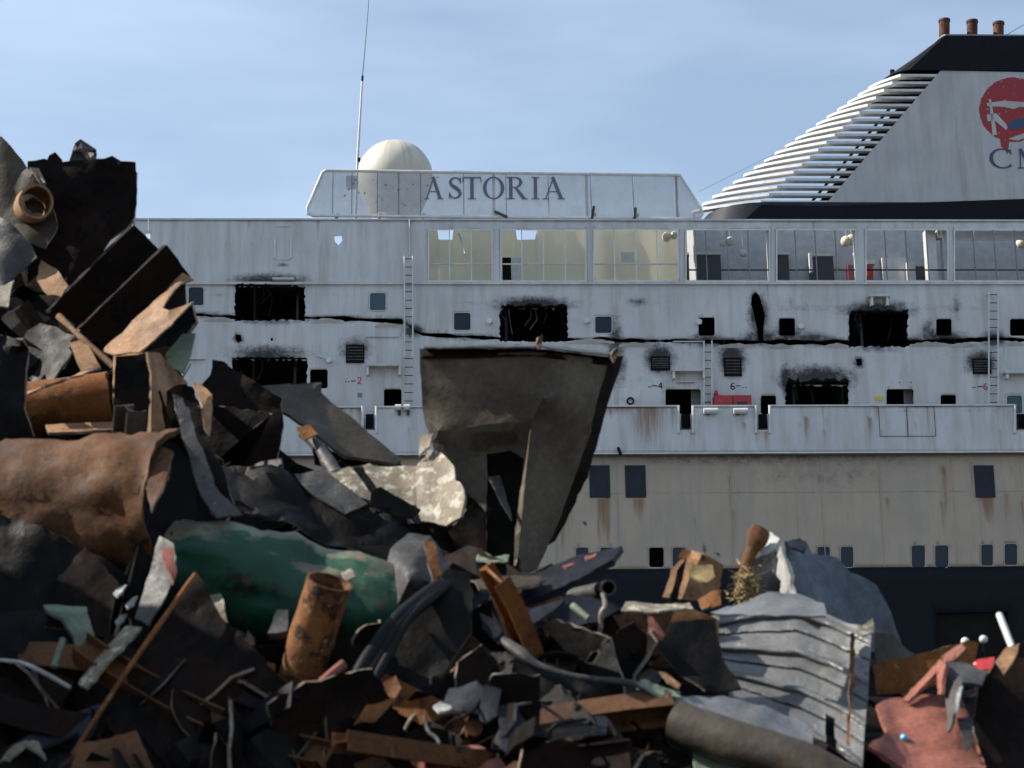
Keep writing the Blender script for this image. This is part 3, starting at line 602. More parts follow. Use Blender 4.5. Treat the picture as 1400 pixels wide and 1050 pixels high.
bm = bmesh.new(); add_box(bm, XL, XR, YB - .02, YB - .002, zb_b - .005, zb_b + .045); from_bm('rubbing_strip', bm, 'trim', ship)
for px in (962, 1003, 540, 552):
    a = U(px, 562 if px > 600 else 557, YB - .12); t = tube_mesh([a, a + Vector((.46 if px > 600 else .2, 0, 0))], .10, 12); o = from_bm('float_light', t, 'pipe_white', ship, 40); pbox('bracket', 'gry', o, px + 4, 560, px + 8, 567, YB - .1, YB - .004)
a, b = U(845, 612, YB - .05), U(849, 622, YB - .16); from_bm('bent_lug', tube_mesh([a, b], .05, 6), 'blk', ship)
for x0, y0, x1, y1 in ((1203, 596, 1279, 596.6), (1240, 557, 1240.8, 596), (1278, 557, 1278.5, 596), (1202, 557, 1202.5, 596)): pbox('plate_seam', 'blk', ship, x0, y0, x1, y1, YB - .020, YB - .010)
# --- hull
zc_b = zt(777, YH)
low = [(787, 748, 805, 782), (820, 748, 839, 782), (887, 748, 908, 776), (919, 748, 938, 780), (1117, 747, 1135, 780), (1149, 747, 1167, 778), (1246, 745, 1265, 776), (1278, 745, 1297, 776), (1341, 744, 1358, 774), (1373, 743, 1391, 773), (1440, 743, 1458, 773), (700, 748, 718, 778), (650, 748, 668, 778)]
hrust = [(824, 682, 9, 60, .95), (830, 682, 6, 95, .7), (873, 682, 9, 42, .8), (1349, 682, 8, 40, 1.0), (1354, 682, 6, 62, .7), (1340, 682, 5, 30, .6), (1290, 640, 10, 110, .55), (1213, 680, 6, 30, .6), (1292, 645, 4, 22, .7), (1399, 690, 5, 70, .6), (780, 700, 6, 70, .4), (1000, 640, 6, 120, .35), (1010, 670, 4, 30, .5), (1125, 680, 4, 60, .35), (960, 700, 5, 60, .3), (1180, 640, 8, 90, .3)]
for k in range(26): hrust.append((rs.uniform(740, 1400), rs.uniform(622, 730), rs.uniform(1.5, 5), rs.uniform(25, 110), rs.uniform(.3, .7)))
for a_ in (796, 830, 897, 929, 1126, 1158, 1255, 1288, 1350, 1382): hrust.append((a_ + rs.uniform(-6, 6), 700, 3, 60, rs.uniform(.2, .5)))
hs = [(1050, 626, 330, 14, .42), (1120, 650, 160, 24, .32), (1258, 680, 3, 3, .7), (809, 716, 2, 2, .8), (820, 716, 2, 2, .8), (800, 716, 2, 2, .8), (964, 750, 3, 10, .7), (982, 758, 2, 3, .8)]  # first two broad spots paint the shade under the bulwark lip
wall('hull_side', 'cream', ship, ((XL, zc_b), (XR, zb_b + .02)), [rr(a, b, c, min(d, 776.5), 4) for a, b, c, d in low], YH, hs, hrust, .15, .03)
for a, b, c, d in low:
    fr = rim_ring('porthole_window', 'cream', ship, a - .4, b - .4, c + .4, min(d, 776) + .4, 4.2, 1.0, YH - .008, .05)
    if a not in (887,):
        bm = bmesh.new(); bm.faces.new([bm.verts.new(U(px, py, YH + .028)) for px, py in rr(a - .5, b - .5, c + .5, min(d, 776) + .5, 4)]); from_bm('pane', bm, 'blue_glass', fr)
for px in (760, 845, 1000, 1090, 1125, 1205, 1305, 1400):
    a = U(px, 700, YH); box('weld_seam', 'cream', ship, a.x - .012, a.x + .012, YH - .014, YH - .001, zc_b + .01, zb_b - .05)
box('weld_seam', 'cream', ship, XL, XR, YH - .013, YH - .002, zt(673, YH) - .012, zt(673, YH) + .012)
box('hull_interior', 'void', ship, XL, XR, YH + .7, YH + .8, zc_b - .5, zb_b)
for a, b, c, d in ((806, 636, 834, 680), (855, 636, 883, 680), (1333, 636, 1360, 680), (1480, 636, 1508, 680), (650, 636, 678, 680)):
    w_ = pbox('deadlight_cover', 'cover', ship, a, b, c, d, YH - .05, YH - .002, .015)
wall('hull_lower', 'black_hull', ship, ((XL, -1.0), (XR, zc_b - .003)), [[(1280, 838), (1378, 836), (1378, 960), (1280, 960)]], YH - .008, [], [(1330, 777, 40, 30, .1)], .5, .03)
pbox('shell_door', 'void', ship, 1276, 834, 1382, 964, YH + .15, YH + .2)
box('hull_core', 'void', ship, XL, XR, YH + 1.2, YS + 18, -1, zc_b - .6)
# --- name board on the roof
YN = YS + .7
def q(px, py, y=YN): return U(px, py, y)
board_out = [(443, 234), (930, 240), (960, 288), (956, 299), (426, 295), (419, 287)]
pth = [q(*p) for p in ((446, 233), (930, 239.5), (959, 287), (960, 293), (954, 299.5), (428, 295), (421, 291), (420, 285), (441, 236), (446, 233))]
nb = from_bm('name_board', tube_mesh(pth, .055, 10), 'pipe_white', ship, 60)
seams = [419, 455, 481, 516, 545, 575, 634, 692, 750, 808, 866, 925, 960]
def edge_y(x, top):
    if top: return 234 + (x - 443) * 6 / 487 if 443 <= x <= 930 else (234 + (443 - x) * 2.1 if x < 443 else 240 + (x - 930) * 1.63)
    return 295 + (x - 426) * 4 / 530
for a, b in zip(seams, seams[1:]):
    xs_ = [a + .4, b - .4]; ins = [x for x in (443, 930) if a < x < b]
    tops = [xs_[0]] + ins + [xs_[1]]
    bm = bmesh.new(); bm.faces.new([bm.verts.new(q(x, edge_y(x, 0))) for x in xs_] + [bm.verts.new(q(x, max(edge_y(x, 1), 234.5))) for x in tops[::-1]]); from_bm('mesh_panel', bm, 'mesh', nb)
for x in seams[1:-1]: pbox('panel_joint', 'soffit', nb, x - .5, edge_y(x, 1) + 1, x + .5, edge_y(x, 0), YN - .012, YN + .012)
for x in (545, 675, 802, 925):
    pbox('post', 'pipe_white', nb, x - 2.2, edge_y(x, 1) + 1.5, x + 2.2, edge_y(x, 0) - 1, YN + .03, YN + .13)
for x in (459, 518, 577, 676, 811, 869, 925):
    a, b = q(x + 3, 292, YN + .05), q(x - 1, 305, YN + .1); from_bm('foot', tube_mesh([a, b], .055, 8), 'gry', nb, 40)
for a, b in (((812, 282), (808, 306)), ((869, 284), (867, 306)), ((676, 289), (694, 297))): from_bm('stay', tube_mesh([q(*a, YN - .12), q(*b, YN - .10)], .05, 6), 'gry', nb)
for ch, x0, x1 in (('A', 580.5, 604.5), ('S', 612, 632), ('T', 632.5, 658), ('O', 660, 689.5), ('R', 692, 720), ('I', 726, 738), ('A', 743, 770)):
    glyph(ch, x0, 241.5 + (x0 - 580) * .003, x1, 272.5, YN - .03, 'letter', nb)
for i in range(26):                                       # flecks of an older name still clinging to the mesh
    x = random.uniform(465, 600); y = random.uniform(240, 280); pbox('paint_fleck', 'letter', nb, x, y, x + random.uniform(.5, 3), y + random.uniform(.5, 2.5), YN - .012, YN - .006)
# --- radome and whip aerial
YR = YS + 3.2; c = U(540, 243, YR); r = (U(592, 243, YR).x - c.x)
prof = [(0, 1.0)] + [(math.sin(R(a)), math.cos(R(a))) for a in range(6, 112, 6)] + [(.86, -.55), (.74, -.85), (.66, -1.02), (.60, -1.10), (.58, -1.5)]
bm = bmesh.new(); n = 96; rings = []
for pr, pz in prof[1:]: rings.append([bm.verts.new((c.x + r * pr * math.cos(2 * math.pi * k / n), c.y + r * pr * math.sin(2 * math.pi * k / n), c.z + r * pz)) for k in range(n)])
tp = bm.verts.new((c.x, c.y, c.z + r))
for k in range(n): bm.faces.new((tp, rings[0][k], rings[0][(k + 1) % n]))
for i in range(len(rings) - 1):
    for k in range(n): bm.faces.new((rings[i][k], rings[i + 1][k], rings[i + 1][(k + 1) % n], rings[i][(k + 1) % n]))
rd = from_bm('radome', bm, 'radome', ship, 30)
ra = rd.data.attributes.new('rust', 'FLOAT', 'POINT'); vals = []
for v in rd.data.vertices:
    d = v.co - c; ang = math.atan2(d.y, d.x); vals.append(1.1 * max(0, noise.noise(Vector((ang * 11, d.z * .4, 4))) + .1) * max(0, min(1, (d.z / r + .1))) * min(1, (1.02 - d.z / r) * 6))
ra.data.foreach_set('value', vals)
YA = YS + 1.0
bm = tube_mesh([U(486, 300, YA), U(489, 215, YA), U(495.5, 105, YA)], [.05, .045, .035], 8); wa = from_bm('whip_aerial', bm, 'pipe_white', ship, 50)
from_bm('whip', tube_mesh([U(495.5, 106, YA), U(500, 55, YA), U(507.5, -40, YA)], [.016, .012, .008], 6), 'gry', wa, 50); from_bm('joint', tube_mesh([U(490.2, 221, YA), U(490.6, 216, YA)], .06, 8), 'blk', wa, 40); from_bm('tip_sleeve', tube_mesh([U(495.3, 111, YA), U(495.7, 104, YA)], .04, 8), 'blk', wa, 40)
pbox('aerial_base', 'trim', wa, 473, 240, 488, 257, YA - .2, YA - .06)
from_bm('jackstay', tube_mesh([U(203, 316, YS - .1), U(203.2, 298, YS - .1)], .018, 6), 'pipe_white', ship, 40)
# --- funnel
fn = bpy.data.objects.new('funnel', None); col.objects.link(fn); fn.parent = ship; fn.location = (U(1250, 300, YS + 6).x, YS + 6, Z_TOP)
fn_inv = Matrix.Translation(fn.location).inverted()
def fpart(name, bm, mat, smooth=None):
    o = from_bm(name, bm, mat, None, smooth); o.parent = fn; o.matrix_parent_inverse = fn_inv; return o
YF = YS + 6.0; HW = 2.0; XE = U(1950, 200, YF).x
def strip_prism(poly, y0, y1):                             # pixel outline on plane y0 given real thickness
    bm = bmesh.new(); a = [U(px, py, y0) for px, py in poly]; va = [bm.verts.new(p) for p in a]; vb = [bm.verts.new(p + Vector((0, y1 - y0, 0))) for p in a]; n = len(a)
    bm.faces.new(va); bm.faces.new(vb[::-1])
    for i in range(n): bm.faces.new((va[i], vb[i], vb[(i + 1) % n], va[(i + 1) % n]))
    return bm
o = fpart('casing', strip_prism([(1127, 281), (1286, 96.5), (1700, 104), (1700, 262)], YF, YF + 2 * HW), 'funnel')
o = fpart('black_band', strip_prism([(1015, 325), (1015, 303), (1041, 280), (1127, 281.5), (1700, 261), (1700, 325)], YF - .12, YF + 2 * HW + .12), 'funnel_dark')
def nosed(name, mat, rows, ys=.0):
    """rows: (side px kink, py, nose px) -> horizontal sections running from the side round the nose"""
    bm = bmesh.new(); R_ = []
    for (xs_, py, xn, xe) in rows:
        s = U(xs_, py, YF - ys); nx_ = U(xn, py, YF + HW).x; e = U(xe, py, YF - ys)
        sec = [(e.x, s.y), (s.x, s.y)] + [(s.x + (nx_ - s.x) * math.sin(R(t)), s.y + (HW + ys) * (1 - math.cos(R(t)))) for t in (18, 36, 54, 72, 90)]
        sec += [(x, 2 * (YF + HW) - y) for x, y in sec[-2::-1]]
        R_.append([bm.verts.new((x, y, s.z)) for x, y in sec])
    n = len(R_[0])
    for a, b in zip(R_, R_[1:]):
        for k in range(n - 1): bm.faces.new((a[k], a[k + 1], b[k + 1], b[k]))
        bm.faces.new((a[n - 1], a[0], b[0], b[n - 1]))
    bm.faces.new(R_[0]); bm.faces.new(R_[-1][::-1]); return fpart(name, bm, mat, 25)
nosed('cap', 'funnel_dark', [(1243, 95.5, 1192, 1700), (1292, 49, 1262, 1700)], .06)
nosed('cap_top', 'soffit', [(1292, 48.5, 1262, 1700), (1292.5, 46.5, 1263, 1700)], -.05)
nosed('base_nose', 'cover', [(1037, 303, 945, 1300), (1048, 276, 962, 1300)], .02)
NS = 18
for i in range(NS):
    t = i / (NS - 1); py = 103 + (276 - 103) * t; xd = 1281 + (1131 - 1281) * t; xk = 1231 + (1040 - 1231) * t; xn = 1186 + (945 - 1186) * t
    h = 2.6; s = U(xd, py, YF + .02); k_ = U(xk, py, YF + .02); nx_ = U(xn, py, YF + HW).x
    path = [Vector((s.x + .25, s.y, s.z)), Vector((k_.x, k_.y, s.z))]
    for a_ in range(1, 13):
        u = a_ / 12; path.append(Vector((k_.x + (nx_ - k_.x) * (1 - (1 - u) ** 1.6), k_.y + HW * u, s.z + .24 * u)))
    bm = bmesh.new(); pr_ = None
    for j, p in enumerate(path):
        d = (path[min(j + 1, len(path) - 1)] - path[max(j - 1, 0)]); nrm = Vector((-d.y, d.x, 0)).normalized()     # points inward
        if nrm.dot(Vector((U(1250, 200, YF).x, YF + HW, p.z)) - p) < 0: nrm = -nrm
        sec = [p + Vector((0, 0, -.05)), p + Vector((0, 0, .05)), p + nrm * .36 + Vector((0, 0, .0)), p + nrm * .36 + Vector((0, 0, -.035)), p + nrm * .05 + Vector((0, 0, -.05))]
        row = [bm.verts.new(v) for v in sec]
        if pr_:
            for k in range(5): bm.faces.new((pr_[k], row[k], row[(k + 1) % 5], pr_[(k + 1) % 5]))
        else: bm.faces.new(row)
        pr_ = row
    bm.faces.new(pr_[::-1]); fpart('slat', bm, 'slat')
for dx, w_ in ((-24, 2.2),):                        # dark uprights that carry the slats
    bm = bmesh.new(); a = [U(1131 + dx - w_, 279, YF + .4), U(1131 + dx + w_, 279, YF + .4), U(1283 + dx + w_, 97, YF + .4), U(1283 + dx - w_, 97, YF + .4)]
    add_hexa(bm, a, [p + Vector((0, .25, 0)) for p in a]); fpart('upright', bm, 'funnel_dark')
bm = bmesh.new(); a = [U(1131 - 14, 279, YF + .35), U(1131 + 6, 279, YF + .35), U(1283 + 6, 97, YF + .35), U(1283 - 14, 97, YF + .35)]; add_hexa(bm, a, [p + Vector((0, 2 * HW - .7, 0)) for p in a]); fpart('inner_bulkhead', bm, 'funnel_dark')
for px, ptop in ((1291, 27), (1329, 28.5), (1365, 31), (1420, 32)):
    a, b = U(px, 58, YF + HW * .8), U(px, ptop, YF + HW * .8); fpart('exhaust_pipe', tube_mesh([a, b - Vector((0, 0, .1)), b - Vector((0, 0, .1)), b], [.21, .21, .235, .235], 20, .03), 'exhaust', 40)
for px, py in ((1219, 96),): fpart('lamp_bracket', tube_mesh([U(px, py + 8, YF + HW * .5), U(px + 1, py, YF + HW * .5)], [.07, .10], 8), 'funnel_dark', 40)
for p0, p1 in (((1236, 155), (1250, 271)), ((1300, 98), (1318, 268)), ((1380, 195), (1388, 266))):
    bm = bmesh.new(); a, b = U(*p0, YF - .01), U(*p1, YF - .01); add_hexa(bm, [a + Vector((-.02, 0, 0)), a + Vector((.02, 0, 0)), a + Vector((.02, .02, 0)), a + Vector((-.02, .02, 0))], [b + Vector((-.02, 0, 0)), b + Vector((.02, 0, 0)), b + Vector((.02, .02, 0)), b + Vector((-.02, .02, 0))]); fpart('casing_seam', bm, 'funnel')
# emblem: red disc with peeled white strokes, navy sweep and the company's initials
YE = YF - .006
def flat(name, polys, mat, dep):
    bm = bmesh.new()
    for P in polys:
        vs_ = [bm.verts.new(U(px, py, YE - dep)) for px, py in P]; bm.faces.new(vs_)
    return fpart(name, bm, mat)
rs = random.Random(4)
disc = [(1386 + 47 * math.cos(R(t)) + rs.uniform(-.6, .6), 150 + 44 * math.sin(R(t)) + rs.uniform(-.6, .6)) for t in range(0, 360, 5)]
flat('emblem_disc', [disc], 'logo_red', .004)
flat('emblem_drip', [[(1367, 190), (1380, 192), (1379, 200), (1377, 212), (1375, 204), (1369, 201)]], 'logo_red', .004)
flat('emblem_stroke', [[(1349, 141), (1370, 138), (1392, 139), (1420, 141), (1420, 148), (1394, 146), (1386, 149), (1372, 146), (1350, 145)], [(1352, 135), (1355, 136), (1363, 184), (1357, 185)], [(1349, 157), (1362, 155), (1378, 172), (1376, 178), (1362, 166), (1350, 165)], [(1378, 190), (1400, 182), (1425, 172), (1425, 180), (1392, 192)]], 'funnel', .010)
flat('emblem_sweep', [[(1376, 172), (1386, 163), (1400, 161), (1425, 157), (1425, 168), (1400, 174), (1384, 178)]], 'navy', .014)
for ch, x0, x1, y0, y1 in (('C', 1353, 1386, 203, 230), ('M', 1391, 1428, 203, 230)):
    o = glyph(ch, x0, y0, x1, y1, YE - .016, 'navy', None); o.parent = fn; o.matrix_parent_inverse = fn_inv
from_bm('stay_wire', tube_mesh([U(955, 262, YS + 7), U(1100, 190, YS + 7), U(1215, 130, YS + 7)], .006, 5), 'gry', ship); from_bm('stay_wire', tube_mesh([U(1372, 50, YS + 9), U(1420, 22, YS + 9)], .012, 5), 'gry', ship)

# ================================================================== the scrap heap on the quay
PS = [(-900, 1090), (-420, 900), (-150, 560), (0, 360), (120, 400), (190, 430), (250, 540), (330, 600), (420, 640), (550, 700), (640, 770), (720, 810), (850, 840), (1000, 850), (1100, 850), (1200, 905), (1300, 925), (1400, 915), (1700, 960), (2200, 1095)]
def crest(px):
    for (a, ya), (b, yb) in zip(PS, PS[1:]):
        if a <= px <= b: return ya + (yb - ya) * (px - a) / (b - a)
    return 1095
def md(px, py):                                        # how far away the heap's surface is on that line of sight
    ps = crest(px); dc = 13 + 4.5 * (1100 - ps) / 770
    t = max(-.6, min(1, (1100 - py) / max(1, 1100 - ps))); return 10.5 + (dc - 10.5) * t
def md2(px, py):                                       # the packed body of the heap, close behind the big pieces
    t = max(0, min(1, (1100 - py) / max(1, 1100 - crest(px)))); cap = .6 + .5 * max(0, min(1, (px - 200) / 150)); return md(px, py) - min(cap, .05 + 1.6 * t) * (1 - .75 * max(0, min(1, (px - 880) / 80)))
rs0 = random.Random(5)
# the heap's body, coloured near-black to stand for shadow between the pieces
bm = bmesh.new(); rows = []
for i in range(0, 101):
    px = -900 + 3100 * i / 100; ps = crest(px); c_ = []
    d0 = 10.5 - .6 * (13 + 4.5 * (1100 - ps) / 770 - 10.5); foot = W(px, 1150, 9.0); foot.z = -.05; c_.append(foot)
    for j in range(0, 25):
        py = 1180 + (ps - 1180) * j / 24; p = W(px, py, md2(px, py) + .10)
        n_ = noise.noise(p * 1.1); p = p + Vector((0, .35 * n_ + .15 * noise.noise(p * 3), .12 * noise.noise(p * 2.3))); p.z = max(p.z, 0.02) if j < 2 else p.z; c_.append(p)
    top = c_[-1]
    for k in (.25, .55, .8, 1.0): c_.append(Vector((top.x, top.y + k * 5, max(-.05, top.z * (1 - k) + .5 * noise.noise(top + Vector((0, k * 3, 0))) * (1 - k) - .05))))
    rows.append([bm.verts.new(p) for p in c_])
for a, b in zip(rows, rows[1:]):
    for k in range(len(a) - 1): bm.faces.new((a[k], b[k], b[k + 1], a[k + 1]))
for v in bm.verts: v.co += Vector((rs0.uniform(-.1, .1), rs0.uniform(-.12, .12), rs0.uniform(-.07, .07)))
mound = from_bm('scrap_mound', bm, 'heap'); tag(mound, kind='stuff', label='mass of scrap coloured dark for the shadow under the loose pieces')

def inpoly(x, z, h):
    r = False; j = len(h) - 1
    for i in range(len(h)):
        xi, zi = h[i]; xj, zj = h[j]
        if (zi > z) != (zj > z) and x < (xj - xi) * (z - zi) / (zj - zi) + xi: r = not r
        j = i
    return r
def bend(p, cr, ed, onedge, seed):
    s = Vector((seed * 1.7, seed * .3, seed))
    o = noise.noise_vector(p * 1.7 + s) * cr * .5
    k1, k2 = noise.noise(p * 1.9 + s), noise.noise(p * 4.1 + s * 1.3); o += Vector((.35, -.8, .45)) * cr * (1.9 * abs(k1) + .8 * abs(k2)) + noise.noise_vector(p * 11 + s) * cr * .06
    if onedge: o += noise.noise_vector(p * 19 + s) * ed + noise.noise_vector(p * 47 + s) * ed * .5
    return p + o
SEED = [0]
def finish(o, label, cat, group=None, parent=None):
    if parent is None: tag(o, label, cat, group)
    else:
        o.parent = parent; o.matrix_parent_inverse = parent.matrix_world.inverted()
        if label: o['label'] = label
    return o
def recentre(bm):
    c = Vector((0, 0, 0))
    for v in bm.verts: c += v.co
    c /= max(1, len(bm.verts))
    for v in bm.verts: v.co -= c
    return c
def piece(name, label, mat, k, verts, faces=None, th=.014, cr=.03, ed=.010, s=9, cat='scrap metal', parent=None, group=None, base=None, sharp=20):
    """a torn, folded plate: verts are (px, py, metres nearer/farther than the heap surface less k)"""
    SEED[0] += 1; sd_ = SEED[0]
    if base is None:
        cx = sum(v[0] for v in verts) / len(verts); cy = sum(v[1] for v in verts) / len(verts); base = md(cx, cy) - k
    faces = faces or [list(range(len(verts)))]
    cnt = {}
    for f in faces:
        for i in range(len(f)): e = tuple(sorted((f[i], f[(i + 1) % len(f)]))); cnt[e] = cnt.get(e, 0) + 1
    bm = bmesh.new(); cache = {}
    def vert(px, py, d, edge):
        key = (round(px, 2), round(py, 2), round(d, 3))
        if key not in cache: cache[key] = bm.verts.new(bend(W(px, py, base + d), cr, ed, edge, sd_))
        return cache[key]
    for f in faces:
        P, keys = [], []
        for i in range(len(f)):
            ia, ib = f[i], f[(i + 1) % len(f)]; flip = ia > ib
            a, b = verts[min(ia, ib)], verts[max(ia, ib)]; n = max(1, int(math.hypot(b[0] - a[0], b[1] - a[1]) / s)); out = cnt[tuple(sorted((ia, ib)))] == 1
            seq = [tuple(a[m_] + (b[m_] - a[m_]) * t / n for m_ in range(3)) for t in range(n + 1)]
            if flip: seq = seq[::-1]
            for q_ in seq[:-1]: P.append((*q_, out))
        poly = [(p[0], p[1]) for p in P]; nb_ = len(P)
        pts = [Vector(p) for p in poly]; xs_ = [p[0] for p in poly]; ys_ = [p[1] for p in poly]
        A = np.array([(p[0], p[1], 1) for p in P]); Dv = np.array([p[2] for p in P]); cf, *_ = np.linalg.lstsq(A, Dv, rcond=None); res = Dv - A @ cf
        y = min(ys_) + s * .5; row = 0
        while y < max(ys_):
            x = min(xs_) + s * (.25 + .5 * (row % 2))
            while x < max(xs_):
                if inpoly(x, y, poly) and min((x - a) ** 2 + (y - b) ** 2 for a, b in poly) > (s * .45) ** 2: pts.append(Vector((x, y)))
                x += s
            y += s * .87; row += 1
        vs, es, fs, ov, *_ = delaunay_2d_cdt(pts, [(i, (i + 1) % nb_) for i in range(nb_)], [], 0, 1e-4)
        V = []
        for i, v in enumerate(vs):
            src = [o for o in ov[i] if o < nb_]
            if src: q_ = P[src[0]]; V.append(vert(q_[0], q_[1], q_[2], q_[3]))
            else:
                w = 1.0 / ((A[:, 0] - v[0]) ** 2 + (A[:, 1] - v[1]) ** 2 + .5) ** 1.5
                V.append(vert(v[0], v[1], float(cf[0] * v[0] + cf[1] * v[1] + cf[2] + (w * res).sum() / w.sum()), False))
        for t in fs:
            cx = sum(vs[i][0] for i in t) / len(t); cy = sum(vs[i][1] for i in t) / len(t)
            if inpoly(cx, cy, poly) and len({V[i] for i in t}) == len(t):
                try: bm.faces.new([V[i] for i in t])
                except ValueError: pass
    bmesh.ops.recalc_face_normals(bm, faces=bm.faces)
    thicken(bm, th)
    c = recentre(bm); o = from_bm(name, bm, mat, None, sharp); o.location = c; o.data.materials.append(M['edge'] if mat in ('dk', 'br', 'blk', 'stl', 'hop', 'or', 'tan') else M[mat])
    bpy.context.view_layer.update() if parent else None
    return finish(o, label, cat, group, parent)
def pipe(name, label, mat, pts, r, wall=.01, seg=28, dent=.01, cat='pipe', sub=6, arc_=None, parent=None, group=None, abs_=False):
    """pts (px, py, k): k metres in front of the heap surface; r metres"""
    P = [W(a, b, (k if abs_ else md(a, b) - k)) for a, b, k in pts]; Q, rr_ = [], []
    rl = r if isinstance(r, list) else [r] * len(P)
    for i in range(len(P) - 1):
        for t in range(sub):
            u = t / sub; p0, p1, p2, p3 = P[max(i - 1, 0)], P[i], P[i + 1], P[min(i + 2, len(P) - 1)]
            Q.append(.5 * ((2 * p1) + (p2 - p0) * u + (2 * p0 - 5 * p1 + 4 * p2 - p3) * u * u + (3 * p1 - p0 - 3 * p2 + p3) * u ** 3)); rr_.append(rl[i] + (rl[i + 1] - rl[i]) * u)
    Q.append(P[-1]); rr_.append(rl[-1]); SEED[0] += 1
    bm = tube_mesh(Q, rr_, seg, wall, dent, SEED[0], arc_); c = recentre(bm); o = from_bm(name, bm, mat, None, 40); o.location = c
    return finish(o, label, cat, group, parent)
def sub_of(parent, o): o.parent = parent; o.matrix_parent_inverse = Matrix.Translation(parent.location).inverted(); return o

# ---------------- top left
big = piece('burnt_plate', 'large near-black burnt plate with ragged top standing upright on the heap crest', 'dk', .2, [(36, 226, 0), (60, 221, 0), (100, 221, 0), (132, 220, 0), (153, 214, 0), (165, 222, 0), (183, 226, .1), (184, 262, .1), (182, 302, .1), (174, 318, .05), (152, 331, 0), (128, 372, 0), (88, 420, 0), (40, 400, 0), (30, 300, 0)], th=.03, base=16.4, cr=.06)
piece('bent_lug', 'pale capped lug poking over the top edge of the upright burnt plate', 'gry', 0, [(94, 224, 0), (99, 207, 0), (108, 198, .1), (122, 203, .1), (131, 210, 0), (131, 226, 0)], base=16.75, cr=.03)
piece('torn_hood', 'small black torn cap on the highest lug of the heap', 'blk', 0, [(99, 208, 0), (102, 199, 0), (110, 194, .1), (118, 200, .1), (131, 208, 0), (131, 211, 0), (112, 207, -.1)], base=16.7, cr=.02)
piece('rust_stub', 'little dark rust stub behind the upright burnt plate', 'dk', 0, [(62, 224, 0), (66, 214, 0), (75, 210, 0), (84, 219, 0), (84, 226, 0)], base=16.7)
pipe('whitewashed_pipe', 'thin ragged whitish pipe along the right edge of the upright burnt plate', 'wht', [(186, 236, 16.5), (184.5, 270, 16.5), (183, 310, 16.5)], .015, 0, 8, .006, abs_=True)
piece('brown_sheet', 'long dull brown sheet leaning at the heap top below a curled tan strip', 'stl', 0, [(-60, 160, .3), (0, 194, 0), (26, 226, 0), (42, 241, -.1), (66, 268, -.1), (78, 310, -.1), (60, 345, -.2), (20, 330, -.2), (-60, 330, 0)], base=16.0, cr=.05)
r_ = pipe('curled_strip', 'tan steel strip curled into a ring on the brown sheet', 'tan', [(40, 284, 15.9), (50, 276, 15.45)], .15, .022, 30, .02, abs_=True)
piece('lit_patch', 'tan triangle standing for the sunlit patch inside the curled ring', 'tan', 0, [(33, 278, 0), (48, 270, .15), (57, 290, 0), (46, 293, -.1), (36, 288, -.1)], base=15.8)  # tan piece paints a patch of sun inside the ring
piece('tan_flake', 'narrow tan flake above the curled ring', 'stl', 0, [(40, 232, .1), (54, 233, .1), (64, 250, 0), (62, 260, 0), (50, 245, 0)], base=15.75)
piece('mottled_plate', 'mottled grey and purple-brown plate under the curled ring', 'gry', 0, [(-20, 285, .1), (12, 310, 0), (40, 335, 0), (52, 355, 0), (30, 372, 0), (5, 395, -.1), (-20, 380, 0)], base=15.5, cr=.06)
piece('crumpled_tan_scrap', 'crumpled pinkish tan scrap wedged below the upright burnt plate', 'tan', 0, [(48, 385, .1), (55, 358, .2), (78, 372, .1), (95, 395, 0), (86, 412, -.1), (66, 408, -.1)], base=15.4, cr=.06)
piece('pale_triangle', 'pale cream triangular plate corner at the heap edge', 'crm', 0, [(-12, 394, .25), (20, 386, .25), (10, 424, -.1), (-12, 422, -.05)], base=15.2)
# three parallel channels
for i, (P, lab, b_) in enumerate(((((183, 309), (216, 342), (118, 450), (70, 425)), 'upper dark channel of a parallel pair jutting out of the heap', 15.5), (((229, 336), (260, 379), (162, 490), (108, 452)), 'lower dark channel of a parallel pair with a thin bright edge', 15.1))):
    a, b, c, d = P
    piece('steel_channel', lab, 'dk', 0, [(a[0], a[1], -.15), (b[0], b[1], .15), (c[0], c[1], .15), (d[0], d[1], -.15), (a[0] - 6, a[1] + 3, .22), (d[0] - 6, d[1] + 3, .22)], [[0, 1, 2, 3], [4, 0, 3, 5]], th=.03, base=b_, cr=.015, ed=.006, cat='channel')
piece('scalloped_half_pipe', 'tan half-pipe with a scalloped cut end, lit by the sun', 'tan', 0, [(140, 482, .0), (180, 440, .1), (226, 400, .25), (249, 375, .3), (264, 384, .28), (246, 392, .2), (232, 406, .05), (222, 422, -.1), (230, 428, -.18), (263, 417, -.12), (240, 440, -.25), (212, 466, -.3), (190, 483, -.34), (156, 488, -.25)], base=14.7, cr=.03, cat='half pipe')
piece('dark_underside', 'black sheet standing for the shaded underside of the scalloped half-pipe', 'blk', 0, [(262, 419, .1), (269, 440, 0), (246, 470, .05), (196, 484, .1), (215, 462, .2), (240, 440, .2)], base=14.9, th=.03)  # black sheet painted in as the shaded underside
piece('hollow_shade', 'dark strip standing for shade in the hollow of the half-pipe', 'dk', 0, [(222, 424, 0), (232, 404, 0), (253, 386, .1), (255, 416, .1), (232, 430, 0)], base=15.2)  # dark strip painted in as shade in the hollow
piece('olive_plate', 'small olive-tan plate beside the scalloped half-pipe', 'pgn', 0, [(226, 486, .1), (249, 462, .2), (266, 462, .15), (262, 488, 0), (250, 514, -.1), (234, 505, 0)], base=14.6)
pipe('angle_bar', 'thin tan bar slanting down below the dark channels', 'tan', [(80, 432, 14.75), (118, 468, 14.6), (156, 502, 14.5)], .026, 0, 8, .008, abs_=True, cat='bar')
piece('tan_bracket_plate', 'tan bracket plate meeting a bright edge-on strip', 'tan', 0, [(94, 470, .2), (116, 467, .25), (139, 505, 0), (113, 511, -.05)], base=14.4)
